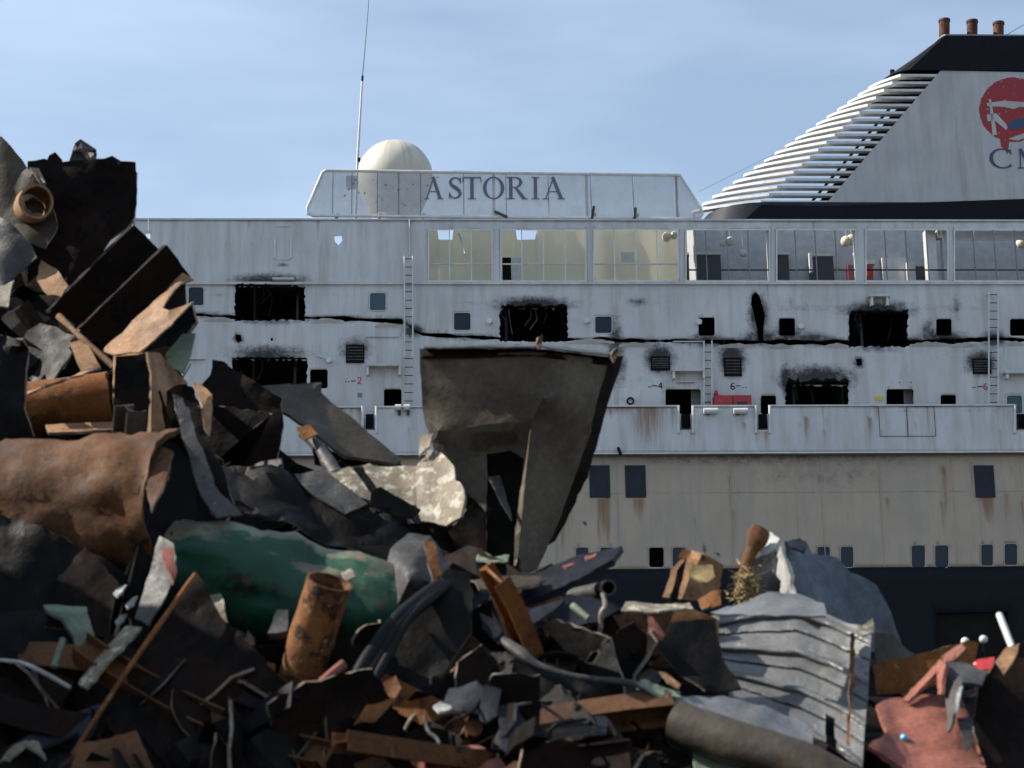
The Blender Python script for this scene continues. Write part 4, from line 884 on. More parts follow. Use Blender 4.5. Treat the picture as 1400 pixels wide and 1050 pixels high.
piece('edge_on_plate', 'plate seen nearly edge-on with a bright sunlit cream upper face', 'tan', 0, [(35, 537, 0), (84, 524, .1), (112, 509, .2), (138, 505, .2), (112, 514, -.15), (60, 530, -.2), (37, 541, -.2)], base=14.2, cr=.01)
piece('round_shouldered_plate', 'black round-shouldered plate at the left end of the heap', 'blk', 0, [(-30, 455, 0), (10, 462, 0), (30, 468, -.1), (37, 480, 0), (34, 560, 0), (45, 600, 0), (-30, 610, 0)], base=13.9, th=.04, cr=.04)
pipe('orange_drum', 'orange-brown drum lying behind a sunlit plank-like plate', 'or', [(20, 565, 14.6), (152, 548, 14.7)], .24, .02, 30, .015, abs_=True, cat='drum')
piece('plank_like_plate', 'long straight tan plate catching full sun under the orange drum', 'tan', 0, [(62, 583, .15), (110, 580, .2), (154, 579, .2), (169, 588, 0), (110, 592, -.1), (66, 594, -.1)], base=14.0, cr=.006, ed=.004, th=.02)
piece('splintered_strip', 'grey-tan splintered strip lying along the top of the brown tank', 'gry', 0, [(120, 603, .1), (145, 608, .1), (190, 628, 0), (206, 640, 0), (190, 650, -.1), (165, 630, -.05), (140, 616, -.05)], base=13.35)
# bent box beam
piece('box_girder', 'bent tan box beam with one dark side and one sunlit side', 'tan', 0, [(156, 487, .1), (201, 482, -.35), (207, 512, -.35), (206, 600, -.4), (200, 622, -.3), (155, 555, .1), (216, 484, -.05), (256, 526, .2), (236, 529, .1), (226, 536, -.15), (222, 602, -.2), (262, 534, .25)], [[0, 1, 2, 3, 4, 5][::-1], [1, 6, 8, 9, 10, 3, 2], [6, 7, 8]], th=.025, base=14.0, cr=.015, cat='beam')
piece('dark_opening', 'dark sheet standing for the shaded opening of the bent box beam', 'dk', 0, [(224, 536, 0), (238, 527, 0), (266, 530, 0), (272, 570, 0), (270, 620, 0), (225, 620, 0)], base=14.3)  # dark sheet drawn in place of the shaded opening
piece('shade_cheek', 'brown-black sheet painting shade on the dark side of the bent beam', 'dk', 0, [(157, 489, .1), (199, 484, .1), (205, 512, .1), (203, 560, .1), (199, 612, .1), (156, 556, .1)], base=13.45, cr=.01, th=.02)  # dark sheet laid on as the shade of the beam's front face
pipe('white_edged_strip', 'thin whitish bent strip across the dark end of the brown tank', 'wht', [(241, 546, 13.3), (249, 580, 13.1), (252, 620, 12.95), (262, 648, 12.9)], .014, 0, 8, .005, abs_=True, cat='strip')
piece('tar_grey_sheet', 'grey rubbery sheet twisted down beside the mouth of the brown tank', 'gry', 0, [(246, 552, .1), (258, 556, .1), (268, 600, 0), (290, 645, 0), (325, 690, 0), (345, 705, .1), (290, 702, -.1), (268, 670, -.1), (256, 630, -.1)], base=12.95, cr=.04)
piece('hooked_tan_strip', 'tan strip with a hooked grey tip behind the twisted grey sheet', 'tan', 0, [(262, 527, .2), (276, 530, .2), (289, 545, .1), (286, 600, 0), (278, 590, 0), (274, 560, -.05)], base=13.4)
# ---------------- unseen shoulder beyond the left edge, added to shade the lower left
bm = bmesh.new(); rings = []
for j in range(15):
    t = j / 14; z = 5.7 * t; rr_ = 1.0 - t ** 1.5 * .86; rings.append([bm.verts.new(Vector((-5.75 + 1.95 * rr_ * math.cos(a), 11.1 + 3.4 * rr_ * math.sin(a), z)) + noise.noise_vector(Vector((math.cos(a) * 2, math.sin(a) * 2, z))) * .3 + Vector((rs0.uniform(-.12, .12), rs0.uniform(-.12, .12), rs0.uniform(-.1, .1)))) for a in [2 * math.pi * k / 26 for k in range(26)]])
for a, b in zip(rings, rings[1:]):
    for k in range(26): bm.faces.new((a[k], a[(k + 1) % 26], b[(k + 1) % 26], b[k]))
bm.faces.new(rings[-1]); tag(from_bm('shade_shoulder', bm, 'heap'), 'unseen heap shoulder added to shade the lower left', kind='stuff')
# ---------------- the big brown tank
tk = pipe('brown_tank', 'large rusty brown tank lying on its side, black open end above the green cylinder', 'br', [(-330, 712, 13.15), (-60, 704, 12.85), (120, 697, 12.62), (246, 690, 12.4)], .50, .03, 48, .075, abs_=True, cat='tank', sub=10)
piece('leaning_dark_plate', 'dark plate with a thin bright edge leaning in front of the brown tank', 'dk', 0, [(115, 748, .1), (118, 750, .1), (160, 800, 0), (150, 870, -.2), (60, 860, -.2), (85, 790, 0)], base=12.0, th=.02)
piece('shadow_plate', 'broad black sheet standing for the shadow below the brown tank', 'blk', 0, [(-60, 690, .25), (60, 722, .1), (120, 758, .1), (195, 806, .1), (180, 850, .1), (60, 850, 0), (-60, 860, 0)], base=12.05, th=.03, cr=.05)  # black sheet painted in as the shadow under the tank
bp = W(232, 690.6, 12.42); dv = (W(120, 697, 12.62) - bp).normalized(); bm = tube_mesh([bp, bp + dv * .02], .44, 32); c = recentre(bm); o = from_bm('mouth_shade_disc', bm, 'void'); o.location = c; sub_of(tk, o)  # black disc added as the shade inside the tank mouth
piece('black_curved_sheet', 'black curved sheet added for the darkness at the far lip of the brown tank mouth', 'blk', 0, [(256, 596, .2), (276, 590, .2), (300, 640, .1), (318, 690, 0), (300, 735, 0), (262, 750, 0), (268, 700, .05), (262, 640, .1)], base=12.25, th=.02, cr=.04)  # added black to darken the right of the tank mouth
piece('ragged_brown_sheet', 'ragged brown sheet bent over the lip of the brown tank', 'br', 0, [(150, 612, .25), (205, 604, .2), (238, 622, .1), (226, 668, -.1), (206, 706, -.15), (196, 660, -.05), (176, 640, .05)], base=12.05, th=.016, cr=.04)
piece('long_grey_flap', 'long grey-black flap curling down past the tank mouth', 'gry', 0, [(238, 540, .3), (250, 546, .3), (266, 610, .15), (292, 664, 0), (330, 706, -.05), (296, 712, -.1), (262, 660, 0), (246, 604, .15)], base=12.15, th=.014, cr=.04)
# ---------------- green cylinder
gt = pipe('green_cylinder', 'dented dark green cylinder with its paint scraped off along the top', 'grn', [(232, 772, 12.35), (330, 793, 12.3), (460, 822, 12.3), (585, 850, 12.35)], [.31, .345, .32, .325], .02, 44, .085, abs_=True, cat='cylinder', sub=9)
piece('grey_splinter_plate', 'grey-brown splinter plate standing at the green cylinder end', 'gry', 0, [(218, 738, .2), (238, 748, .1), (240, 785, 0), (228, 815, -.1), (203, 858, -.2), (184, 850, -.1), (200, 800, .1)], base=11.75, cr=.03)
piece('pink_torn_lip', 'pinkish torn lip hooked on the grey splinter plate', 'prm', 0, [(222, 752, .1), (236, 752, .1), (244, 782, 0), (238, 800, -.1), (228, 776, 0)], base=11.6, th=.02)
piece('tan_tooth', 'short pinkish tan tooth of plate over the green cylinder', 'crm', 0, [(277, 818, .12), (300, 815, .15), (306, 840, 0), (313, 866, -.08), (294, 872, -.1), (285, 845, 0)], base=11.7, th=.02)
piece('orange_wedge', 'orange wedge of plate beside the foot of the rusty pipe', 'or', 0, [(318, 893, .15), (376, 896, .2), (374, 922, -.15), (340, 906, -.05)], base=11.75)
bm_ = piece('grey_clamp', 'small grey clamp on the green cylinder', 'gry', 0, [(375, 840, .1), (394, 842, .1), (392, 872, -.1), (366, 872, -.1), (372, 858, 0)], base=11.7, th=.05)
pipe('rusty_pipe', 'upright rusty orange pipe stub with an open mouth in front of the green cylinder', 'pip', [(449, 794, 11.22), (428, 868, 11.36), (404, 950, 11.5)], .138, .014, 36, .016, abs_=True)
piece('burr_flake', 'pale burr flake stuck to the mouth of the rusty pipe', 'crm', 0, [(463, 786, .05), (478, 782, .1), (483, 794, 0), (470, 800, -.05)], base=11.4)
# ---------------- lower left
piece('diagonal_dark_plate', 'broad brown-black plate whose long straight edge shows raw orange', 'dk', 0, [(266, 786, .35), (300, 845, .2), (375, 920, 0), (450, 985, 0), (400, 1060, -.2), (330, 1110, -.3), (60, 1110, -.4), (100, 1030, -.2), (180, 910, .1)], base=11.2, cr=.05, th=.03)
pipe('orange_edge_bar', 'long thin orange-rusted bar slanting up the lower left of the heap', 'or', [(99, 1032, 10.85), (180, 908, 11.1), (267, 785, 11.4)], .016, 0, 8, .004, abs_=True, cat='bar')
piece('pale_green_arch', 'pale grey-green arched plate in the lower left of the heap', 'pgn', 0, [(58, 832, .25), (118, 832, .25), (128, 870, .1), (136, 906, 0), (112, 912, -.05), (98, 872, 0), (84, 848, .05), (64, 838, .1)], base=11.6, th=.02)
piece('dark_hollow_plate', 'black curved sheet standing for the shaded hollow under the pale green arch', 'blk', 0, [(-30, 845, .1), (50, 838, .2), (82, 850, .1), (100, 880, 0), (108, 915, 0), (60, 910, 0), (-30, 900, 0)], base=11.75, th=.03)  # black sheet painted in as the shade inside the arch
pipe('pale_green_stick', 'short pale green stick below the pale green arch', 'pgn', [(86, 874, 11.35), (74, 912, 11.25)], .022, 0, 8, .003, abs_=True, cat='stick')
piece('curved_tan_strip', 'curved tan strip sweeping up towards the orange-edged bar', 'crm', 0, [(106, 938, -.1), (120, 916, 0), (145, 886, .1), (172, 858, .2), (192, 862, .2), (180, 874, .05), (150, 900, -.05), (118, 944, -.15)], base=11.2, th=.02)
piece('green_grey_sheet', 'dull green-grey sheet in front of the curved tan strip', 'dk', 0, [(45, 912, .1), (100, 935, .1), (80, 975, 0), (40, 1000, -.1), (-10, 985, -.1), (0, 930, 0)], base=11.3)
pipe('bright_wire', 'short bright bent wire near the pale green arch', 'wht', [(-10, 902, 11.3), (35, 908, 11.2), (96, 940, 11.1)], .012, 0, 6, .006, abs_=True, cat='wire')
for a, b, c_ in ((158, 811, 'upper'), (174, 826, 'middle'), (160, 850, 'lower')):
    piece('bright_chip', c_ + ' of three bright chips left of the grey splinter plate', 'wht', 0, [(a - 3, b + 3, 0), (a + 4, b - 4, .1), (a + 14, b - 8, .1), (a + 8, b + 2, 0), (a, b + 9, -.05)], base=11.9, s=5)
piece('blue_grey_sheet', 'blue-grey sheet at the foot of the orange-edged bar', 'dbl', 0, [(-40, 1060, -.1), (30, 1010, 0), (80, 985, .1), (140, 965, .15), (130, 1000, 0), (96, 1050, -.1), (60, 1100, -.2)], base=10.95)
piece('tan_arc_strip', 'narrow tan arc strip lying on the blue-grey sheet', 'crm', 0, [(-6, 1052, 0), (12, 1028, .05), (34, 1014, .1), (52, 1018, .1), (62, 1040, 0), (50, 1030, 0), (34, 1022, 0), (16, 1036, -.05), (4, 1056, -.05)], base=10.7, s=6)
piece('brown_corner_plate', 'brown plate corner at the foot of the broad brown-black plate', 'br', 0, [(108, 1024, .05), (150, 1012, .05), (186, 1002, .05), (214, 1060, -.1), (90, 1070, -.1)], base=10.6, th=.03)
# ---------------- centre left
piece('dark_housing', 'black dented housing standing above the green cylinder', 'dk', 0, [(277, 530, .1), (288, 512, .1), (289, 494, .1), (302, 495, .1), (346, 526, 0), (382, 551, 0), (385, 590, 0), (378, 640, -.05), (350, 692, -.1), (292, 645, 0), (284, 570, 0)], base=14.4, th=.04, cr=.05)
piece('brown_slab', 'flat brown slab sloping down to the right behind the peeling cream plate', 'stl', 0, [(358, 530, .25), (440, 527, .3), (438, 541, .28), (490, 585, .15), (548, 632, 0), (538, 637, -.05), (470, 626, -.15), (425, 592, -.1), (386, 565, .0)], base=14.6, th=.03, cr=.02)
piece('black_underplate', 'black plate under the brown slab', 'blk', 0, [(420, 596, 0), (470, 628, 0), (540, 630, 0), (556, 648, 0), (480, 650, 0), (430, 640, 0)], base=14.75)
pipe('twisted_tan_bar', 'twisted tan bar dropping below the brown slab', 'gry', [(414, 592, 14.1), (436, 612, 13.9), (460, 650, 13.7)], .05, 0, 10, .03, abs_=True, cat='bar')
piece('copper_scrap', 'small coppery scrap caught on the twisted tan bar', 'or', 0, [(404, 586, 0), (424, 584, .1), (432, 598, 0), (414, 606, -.05)], base=13.9, s=5)
piece('black_tarred_sheet', 'crinkled black tarred sheet draped over the middle of the heap', 'blk', 0, [(292, 642, .3), (330, 645, .25), (392, 655, .2), (440, 672, .15), (500, 700, .1), (560, 728, .1), (615, 765, .0), (580, 790, -.2), (520, 770, -.2), (420, 738, -.2), (330, 708, -.15), (285, 690, 0)], base=13.2, cr=.09, th=.012)
piece('pale_grey_fold', 'grey crumpled fold left of the peeling cream plate', 'gry', 0, [(402, 650, .15), (440, 646, .2), (470, 668, .1), (500, 690, 0), (470, 705, -.1), (440, 690, -.05), (420, 672, 0)], base=13.25, cr=.06)
piece('peeling_cream_plate', 'crumpled plate with peeling cream paint, bright in the sun', 'crm', 0, [(446, 648, .2), (500, 640, .3), (568, 641, .25), (584, 619, .45), (604, 620, .3), (636, 686, -.35), (632, 710, -.4), (612, 722, -.3), (575, 716, -.1), (570, 695, -.05), (500, 686, .0), (470, 680, .05)], [[0, 1, 2, 9, 10, 11], [2, 3, 4, 5, 6, 7, 8, 9]], base=13.3, cr=.05, th=.02)
piece('black_strap', 'black slotted strap across the peeling cream plate', 'blk', 0, [(482, 642, 0), (494, 640, 0), (516, 672, -.05), (506, 678, -.05)], base=13.0, th=.02, cr=.01)
piece('black_wedge', 'black wedge plate in front of the peeling cream plate', 'blk', 0, [(506, 676, 0), (520, 668, 0), (574, 698, 0), (566, 712, 0), (505, 696, 0)], base=12.95, th=.03)
piece('grey_dome', 'grey dented dome of sheet steel with rust at its right edge', 'gry', 0, [(526, 832, .1), (525, 795, .15), (534, 755, .3), (558, 733, .45), (588, 736, .45), (608, 765, .3), (622, 806, .1), (600, 822, -.05), (540, 836, -.1), (562, 790, -.28)], [[0, 1, 2, 9], [2, 3, 4, 9], [4, 5, 6, 9], [6, 7, 8, 9], [8, 0, 9]], base=12.1, cr=.03, th=.02, sharp=75)
piece('rust_scab', 'orange rust scab on the right side of the grey dome', 'or', 0, [(578, 740, .1), (592, 742, .1), (602, 790, -.05), (612, 815, -.1), (592, 822, -.15), (584, 780, -.05)], base=11.95, th=.012)
piece('diagonal_dark_channel', 'long blackened channel with an orange rust patch, slanting across the foot of the heap', 'blk', 0, [(612, 788, .3), (642, 790, .3), (640, 872, .1), (600, 925, 0), (560, 968, 0), (500, 1030, -.1), (440, 1090, -.2), (380, 1090, -.2), (440, 995, 0), (500, 905, .1), (560, 830, .2)], base=11.4, th=.04, cr=.05)
piece('orange_rust_patch', 'flaking orange plate lying in the blackened channel', 'or', 0, [(482, 992, -.05), (500, 965, 0), (522, 935, .05), (540, 925, .1), (547, 945, .05), (528, 972, 0), (512, 988, -.05)], base=10.95, th=.012)
for i, (w_, o_) in enumerate(((.045, 0), (.035, 14), (.03, 26))):
    pipe('black_hose', ('thickest', 'middle', 'thinnest')[i] + ' of three black hoses running beside the blackened channel', 'rubber', [(455 + o_, 985, 10.9), (500 + o_, 905, 11.1), (545 + o_ * .6, 845, 11.3), (600 + o_ * .5, 800, 11.6)], w_, 0, 10, .01, abs_=True, cat='hose')
pipe('small_clevis', 'small pinkish clevis at the foot of the black hoses', 'prm', [(438, 934, 10.95), (452, 922, 11), (470, 908, 11.05)], .022, 0, 8, .02, abs_=True, cat='fitting')
pipe('thin_rod', 'thin bright rod at the very foot of the diagonal channel', 'gry', [(390, 1055, 10.7), (418, 1020, 10.75), (444, 985, 10.9)], .009, 0, 6, .003, abs_=True, cat='rod')
# ---------------- the big hanging sheet
hs_ = piece('steel_hopper_sheet', 'tall dented grey-brown steel sheet with a pointed foot standing over the heap', 'hop', 0,
    [(574, 488, -.12), (735, 482, -.45), (830, 494, -.1), (802, 600, .05), (762, 715, .15), (728, 790, .2), (703, 798, .1), (715, 690, -.05), (727, 574, -.28),
     (576, 520, -.05), (580, 568, .08), (591, 605, .15), (600, 640, .2), (640, 700, .28), (645, 760, .35), (664, 762, .25), (664, 622, .12), (697, 616, .02), (718, 628, -.08), (703, 745, .05),
     (612, 528, -.12), (664, 556, -.16), (742, 545, -.40), (800, 540, -.12), (815, 545, -.06), (600, 590, .02), (655, 582, -.1)],
    [[0, 1, 8, 21, 20, 9], [9, 20, 21, 26, 25, 10], [21, 8, 26], [10, 25, 26, 8, 18, 17, 16, 15, 14, 13, 12, 11], [1, 2, 24, 23, 22, 8], [8, 22, 23, 24, 3, 4, 5, 6, 7], [8, 7, 6, 19, 18]], base=13.85, cr=.014, ed=.008, th=.02, s=10, sharp=12, cat='steel sheet')
piece('side_flange', 'dark folded flange', 'dk', 0, [(820, 490, -.02), (850, 486, .2), (843, 512, .25), (832, 545, .28), (802, 652, .4), (772, 712, .45), (757, 740, .45), (736, 752, .4), (748, 716, .25), (788, 600, .1)], base=13.9, cr=.015, th=.02, parent=hs_)
piece('top_lip', 'grey lip along the top', 'gry', 0, [(579, 473, .25), (735, 471, -.05), (846, 485, .25), (846, 488, .1), (735, 474.5, -.3), (579, 476.5, .05)], base=13.55, cr=.006, ed=.004, th=.012, s=7, parent=hs_)
piece('recess_shade', 'dark strip standing for shade in the recess under the top lip', 'dk', 0, [(574, 478, .1), (735, 476, -.2), (838, 489, .15), (832, 500, .15), (735, 488, -.2), (575, 491, .1)], base=13.6, cr=.006, ed=.004, th=.015, s=8, parent=hs_)  # dark strip paints the shade below the lip
for a, b in ((738, 464), (838, 482)): sub_of(hs_, piece('hook', None, 'br', 0, [(a - 3, b, 0), (a + 3, b - 3, .05), (a + 4, b + 8, 0), (a, b + 15, -.02), (a - 4, b + 9, 0)], base=13.2, s=5, th=.02, parent=hs_))
piece('torn_left_tag', 'pale torn tag', 'crm', 0, [(573, 600, .1), (590, 597, .1), (588, 612, 0), (578, 622, 0), (574, 626, 0)], base=13.6, s=5, parent=hs_)
piece('inner_panel', 'black panel standing for the darkness in the opening of the tall hopper sheet', 'blk', 0, [(640, 610, 0), (725, 610, 0), (722, 790, 0), (640, 790, 0)], base=14.35, th=.02)  # black panel paints the dark inside of the opening
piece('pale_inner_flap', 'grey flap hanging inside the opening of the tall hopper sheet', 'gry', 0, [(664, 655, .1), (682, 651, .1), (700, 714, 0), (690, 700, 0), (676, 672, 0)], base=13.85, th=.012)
piece('shaded_left_plate', 'dark plate coloured for shade between the peeling cream plate and the hopper sheet', 'dk', 0, [(592, 612, .2), (640, 610, .2), (664, 640, .2), (664, 770, 0), (640, 790, 0), (610, 730, .1), (636, 700, .1)], base=13.95, th=.03)  # shade here is put into the plate's dark colour
# ---------------- foot of the sheet
piece('teal_box', 'small pale green box, its shaded front coloured teal, below the hopper sheet', 'teal', 0, [(648, 772, 0), (690, 770, 0), (686, 795, 0), (655, 800, 0), (650, 763, .4), (696, 768, .4)], [[0, 1, 2, 3], [4, 5, 1, 0]], base=12.6, th=.015, cr=.015, cat='box')  # teal colour carries the shade of the box front
piece('lit_box_top', 'yellow-green flap standing for the sunlit top of the teal box', 'pgn', 0, [(648, 768, .1), (655, 757, .25), (672, 766, .2), (696, 762, .25), (692, 771, 0), (668, 773, -.02)], base=12.5, th=.01, s=5)  # yellow-green flap paints the sun on the box top
piece('bent_dark_girder', 'dark blue-grey beam with a pointed torn tip rising towards the ship', 'dbl', 0, [(648, 838, -.05), (644, 806, .15), (690, 806, .15), (745, 785, .2), (790, 764, .25), (825, 760, .28), (851, 752, .3), (838, 771, .1), (790, 798, .0), (740, 820, -.05), (690, 834, -.1)], base=12.3, th=.05, cr=.02, cat='beam')
for i, (a, b) in enumerate(((768, 775), (800, 762))): piece('lit_chip', ('lower', 'upper')[i] + ' pink chip standing for sunlight on the dark blue-grey beam', 'prm', 0, [(a, b, 0), (a + 16, b - 5, .05), (a + 14, b - 1, 0), (a + 2, b + 5, -.05)], base=12.25, s=4, th=.01)  # pink chips painted in for sunlit spots on the beam
piece('muddy_crust', 'muddy crust on the root of the dark blue-grey beam', 'stl', 0, [(648, 800, .1), (700, 794, .15), (738, 794, .15), (736, 802, 0), (690, 812, -.1), (652, 812, -.05)], base=12.2, th=.02)
piece('blue_grey_flap', 'blue-grey triangular flap under the dark beam', 'dbl', 0, [(654, 842, .1), (700, 838, .1), (772, 822, .15), (745, 845, 0), (702, 874, -.1), (682, 882, -.1), (660, 860, 0)], base=11.9, th=.012)
pipe('open_pipe_end', 'grey pipe end pointing at the camera beside the dark beam', 'gry', [(780, 815, 12.9), (822, 806, 12.55), (832, 803.5, 12.25)], .054, .012, 24, .003, abs_=True)
pipe('pale_stick', 'short pale green stick lying below the grey pipe end', 'pgn', [(783, 828, 11.9), (805, 846, 11.8)], .024, 0, 10, .004, abs_=True, cat='stick')
piece('dark_hatch_plate', 'dark blue-grey plate under the short pale stick', 'dbl', 0, [(775, 816, .1), (835, 826, .1), (850, 835, .1), (815, 855, -.05), (770, 860, -.05), (745, 848, 0)], base=12.15, th=.02)
pipe('long_grey_strip', 'long thin grey strip snaking across the shaded foot of the heap', 'gry', [(688, 876, 11.5), (712, 892, 11.35), (738, 910, 11.3), (790, 925, 11.25), (860, 934, 11.2), (930, 950, 11.1)], [.03, .04, .022, .018, .02, .02], 0, 8, .01, abs_=True, cat='strip')
piece('brown_drum_shell', 'dark brown crushed drum shell left of the corrugated sheet', 'br', 0, [(808, 862, .1), (830, 848, .2), (870, 840, .25), (930, 838, .2), (980, 850, .1), (978, 890, .1), (930, 915, .1), (880, 912, .1), (830, 905, .1), (806, 885, .1)], base=12.2, th=.03, cr=.05)
piece('whitish_top_edge', 'whitish scraped edge on top of the crushed drum shell', 'crm', 0, [(846, 838, .05), (852, 826, .15), (900, 828, .2), (942, 826, .15), (948, 834, .05), (900, 838, -.05)], base=12.0, s=6, th=.012)
piece('orange_flap', 'orange triangular flap hanging on the crushed drum shell', 'prm', 0, [(886, 846, .1), (892, 848, .1), (916, 880, .05), (893, 880, 0), (890, 912, -.05), (885, 912, -.05)], base=11.9, s=5, th=.014)
pipe('orange_hook', 'thin orange hook at the left foot of the crushed drum shell', 'or', [(786, 912, 11.6), (798, 894, 11.65), (820, 889, 11.7)], .018, 0, 8, .008, abs_=True, cat='hook')
piece('rust_sliver', 'red-brown sliver right of the orange triangular flap', 'prm', 0, [(905, 885, .05), (925, 890, .05), (942, 902, 0), (936, 908, -.05), (915, 898, 0)], base=11.85, s=5)
piece('folded_cream_casing', 'folded cream and orange casing standing against the dark hull', 'tan', 0, [(904, 822, .0), (918, 782, .15), (930, 768, .2), (944, 756, .25), (940, 795, .05), (930, 824, -.05), (958, 760, .1), (984, 776, .2), (980, 806, .2), (970, 826, .1)], [[0, 1, 2, 3, 4, 5], [3, 6, 7, 8, 9, 5, 4]], base=12.8, th=.02, cr=.03)
piece('dark_gap_plate', 'dark plate filling the gap in the folded cream casing', 'dk', 0, [(914, 822, 0), (924, 782, 0), (936, 766, 0), (930, 795, 0), (922, 824, 0)], base=12.55, s=6)  # dark plate drawn where the casing has a gap
piece('khaki_flap', 'khaki flap on the front of the folded cream casing', 'ins', 0, [(942, 775, .1), (972, 774, .15), (974, 792, .05), (962, 802, -.05), (944, 790, 0)], base=12.6, s=6, cr=.03)
piece('orange_rag', 'orange torn tab at the top of the folded cream casing', 'or', 0, [(926, 764, 0), (932, 754, .05), (942, 758, .05), (936, 768, 0)], base=12.75, s=4)
piece('rusty_tab', 'rusty tabs at the foot of the folded cream casing', 'or', 0, [(952, 826, .1), (975, 812, .1), (984, 812, .1), (984, 830, 0), (960, 836, -.05)], base=12.4, s=5)
piece('black_bitumen_sheet', 'black sheet hanging left of the corrugated sheet', 'blk', 0, [(912, 856, .1), (975, 850, .1), (985, 900, 0), (1012, 946, -.1), (960, 948, -.1), (925, 925, 0), (900, 890, 0)], base=11.75, th=.02)
pipe('bitten_post', 'rusty bitten post leaning at the left of the blue-grey dome plate', 'br', [(1012, 790, 12.7), (1026, 756, 12.75), (1040, 726, 12.8)], .055, 0, 10, .05, abs_=True, cat='post')
piece('pale_fold', 'pale folded plate behind the bitten post', 'wht', 0, [(1036, 745, .2), (1050, 732, .2), (1064, 740, .1), (1052, 758, 0), (1040, 762, 0)], base=12.8, s=6)
piece('dark_corner_plate', 'shaded violet-grey plate under the pale fold', 'dbl', 0, [(1020, 770, .1), (1058, 752, .1), (1072, 780, 0), (1075, 818, 0), (1030, 825, 0)], base=12.9)
bm = bmesh.new(); rs = random.Random(11)
for i in range(420):                                     # fibres of torn insulation
    a = rs.gauss(0, .33); b = rs.gauss(0, .35); c = W(1022 + 12 * a * 2, 804 + 18 * b * 2, 12.45 + rs.uniform(-.06, .06)); d = Vector((rs.gauss(0, 1), rs.gauss(0, 1), rs.gauss(0, 1))).normalized(); e = d.orthogonal().normalized() * .006
    l_ = rs.uniform(.03, .09); f_ = [bm.verts.new(p) for p in (c - e, c + e, c + d * l_ + e * .4, c + d * l_ - e * .4)]; bm.faces.new(f_)
bmesh.ops.create_icosphere(bm, subdivisions=3, radius=.075, matrix=Matrix.Translation(W(1022, 804, 12.5)) @ Matrix.Diagonal((1, 1, 1.5, 1)))
for v in bm.verts: v.co += noise.noise_vector(v.co * 14) * .03
c = recentre(bm); o = from_bm('insulation_tuft', bm, 'ins'); o.location = c; tag(o, 'tuft of torn yellow insulation hanging under the bitten post', 'insulation')
piece('blue_grey_dome_plate', 'large chalky blue-grey curved plate with a bright white edge, right of the insulation tuft', 'blu', 0, [(1068, 744, -.25), (1098, 742, .1), (1106, 762, .1), (1140, 765, .15), (1158, 785, .2), (1196, 800, .3), (1216, 840, .35), (1228, 880, .4), (1232, 898, .4), (1160, 892, .0), (1092, 836, -.3)], base=12.6, cr=.02, th=.03, cat='steel plate', sharp=50)
piece('white_sunlit_edge', 'white strip standing for sunlight on the left of the blue-grey curved plate', 'wht', 0, [(1068, 744, .0), (1078, 765, -.1), (1094, 842, -.3), (1068, 838, .1), (1066, 795, .15), (1056, 782, .3), (1060, 768, .3)], base=12.5, cr=.01, th=.015, s=6)  # white piece paints the sunlit edge of the curved plate
piece('violet_cap', 'dark violet cap at the top of the blue-grey curved plate', 'dbl', 0, [(1072, 745, .1), (1092, 740, .15), (1103, 748, .1), (1098, 760, 0), (1080, 754, 0)], base=12.3, s=5)
piece('brown_root_plate', 'brown scuffed root of the blue-grey curved plate', 'stl', 0, [(1195, 868, .1), (1215, 872, .1), (1248, 896, .15), (1235, 912, 0), (1196, 912, 0)], base=12.3)
# ---------------- corrugated sheet
def corrugated():
    A = [(972, 842, .75), (1030, 824, .75), (1085, 818, .65), (1120, 836, .55), (1160, 852, .4), (1193, 858, .25)]
    B = [(1000, 962, .0), (1050, 985, -.1), (1100, 1010, -.2), (1125, 1030, -.3), (1150, 1045, -.4), (1178, 1062, -.5)]
    nu, nv = 44, 120; bm = bmesh.new(); G = []
    for j in range(nv + 1):
        t = j / nv; row = []
        for i in range(nu + 1):
            u = i / nu * 5; k = min(4, int(u)); f = u - k
            L_ = lambda P: tuple(P[k][m_] + (P[k + 1][m_] - P[k][m_]) * f for m_ in range(3))
            a, b = L_(A), L_(B); px, py, d = (a[m_] + (b[m_] - a[m_]) * t for m_ in range(3))
            ph = t * 3.6 + .2 - .10 * math.sin(u * 1.3); fr = ph - math.floor(ph); ridge = .055 * max(0, 1 - (abs(fr - .5) / .10) ** 2) - .05 * max(0, 1 - abs(fr - .0) / .05) - .05 * max(0, 1 - abs(fr - 1) / .05)
            ridge *= 1 - .7 * max(0, (u - 4.2)) if t < .95 else 1
            p = W(px, py, 11.75 + d - ridge); p += noise.noise_vector(p * 2.0) * .008 + noise.noise_vector(p * 9) * .005
            row.append(bm.verts.new(p))
        G.append(row)
    for j in range(nv):
        for i in range(nu):
            px = 1000 + 180 * i / nu
            if j > 84 and 27 < i < 31 + (j - 84) * .06: continue
            bm.faces.new((G[j][i], G[j][i + 1], G[j + 1][i + 1], G[j + 1][i]))
    bmesh.ops.recalc_face_normals(bm, faces=bm.faces); thicken(bm, .008)
    c = recentre(bm); o = from_bm('corrugated_sheet', bm, 'gal', None, 24); o.location = c; tag(o, 'crumpled grey corrugated sheet with a black tear, propped beside the salmon red plate', 'corrugated sheet'); return o
cs = corrugated()
piece('rust_streak', 'narrow rust scab down the right end of the corrugated sheet', 'or', 0, [(1162, 868, .12), (1168, 868, .12), (1167, 920, 0), (1163, 980, -.18), (1160, 1020, -.3), (1156, 1020, -.3), (1160, 950, -.1)], base=11.55, s=6, th=.006, cr=.02)
piece('bulged_top_skin', 'bulging smooth pale skin on top of the corrugated sheet', 'gal', 0, [(968, 842, .0), (1010, 830, .1), (1050, 814, .2), (1090, 812, .2), (1122, 830, .05), (1128, 848, -.15), (1070, 848, -.2), (1010, 846, -.1)], base=11.75, cr=.03, th=.012)
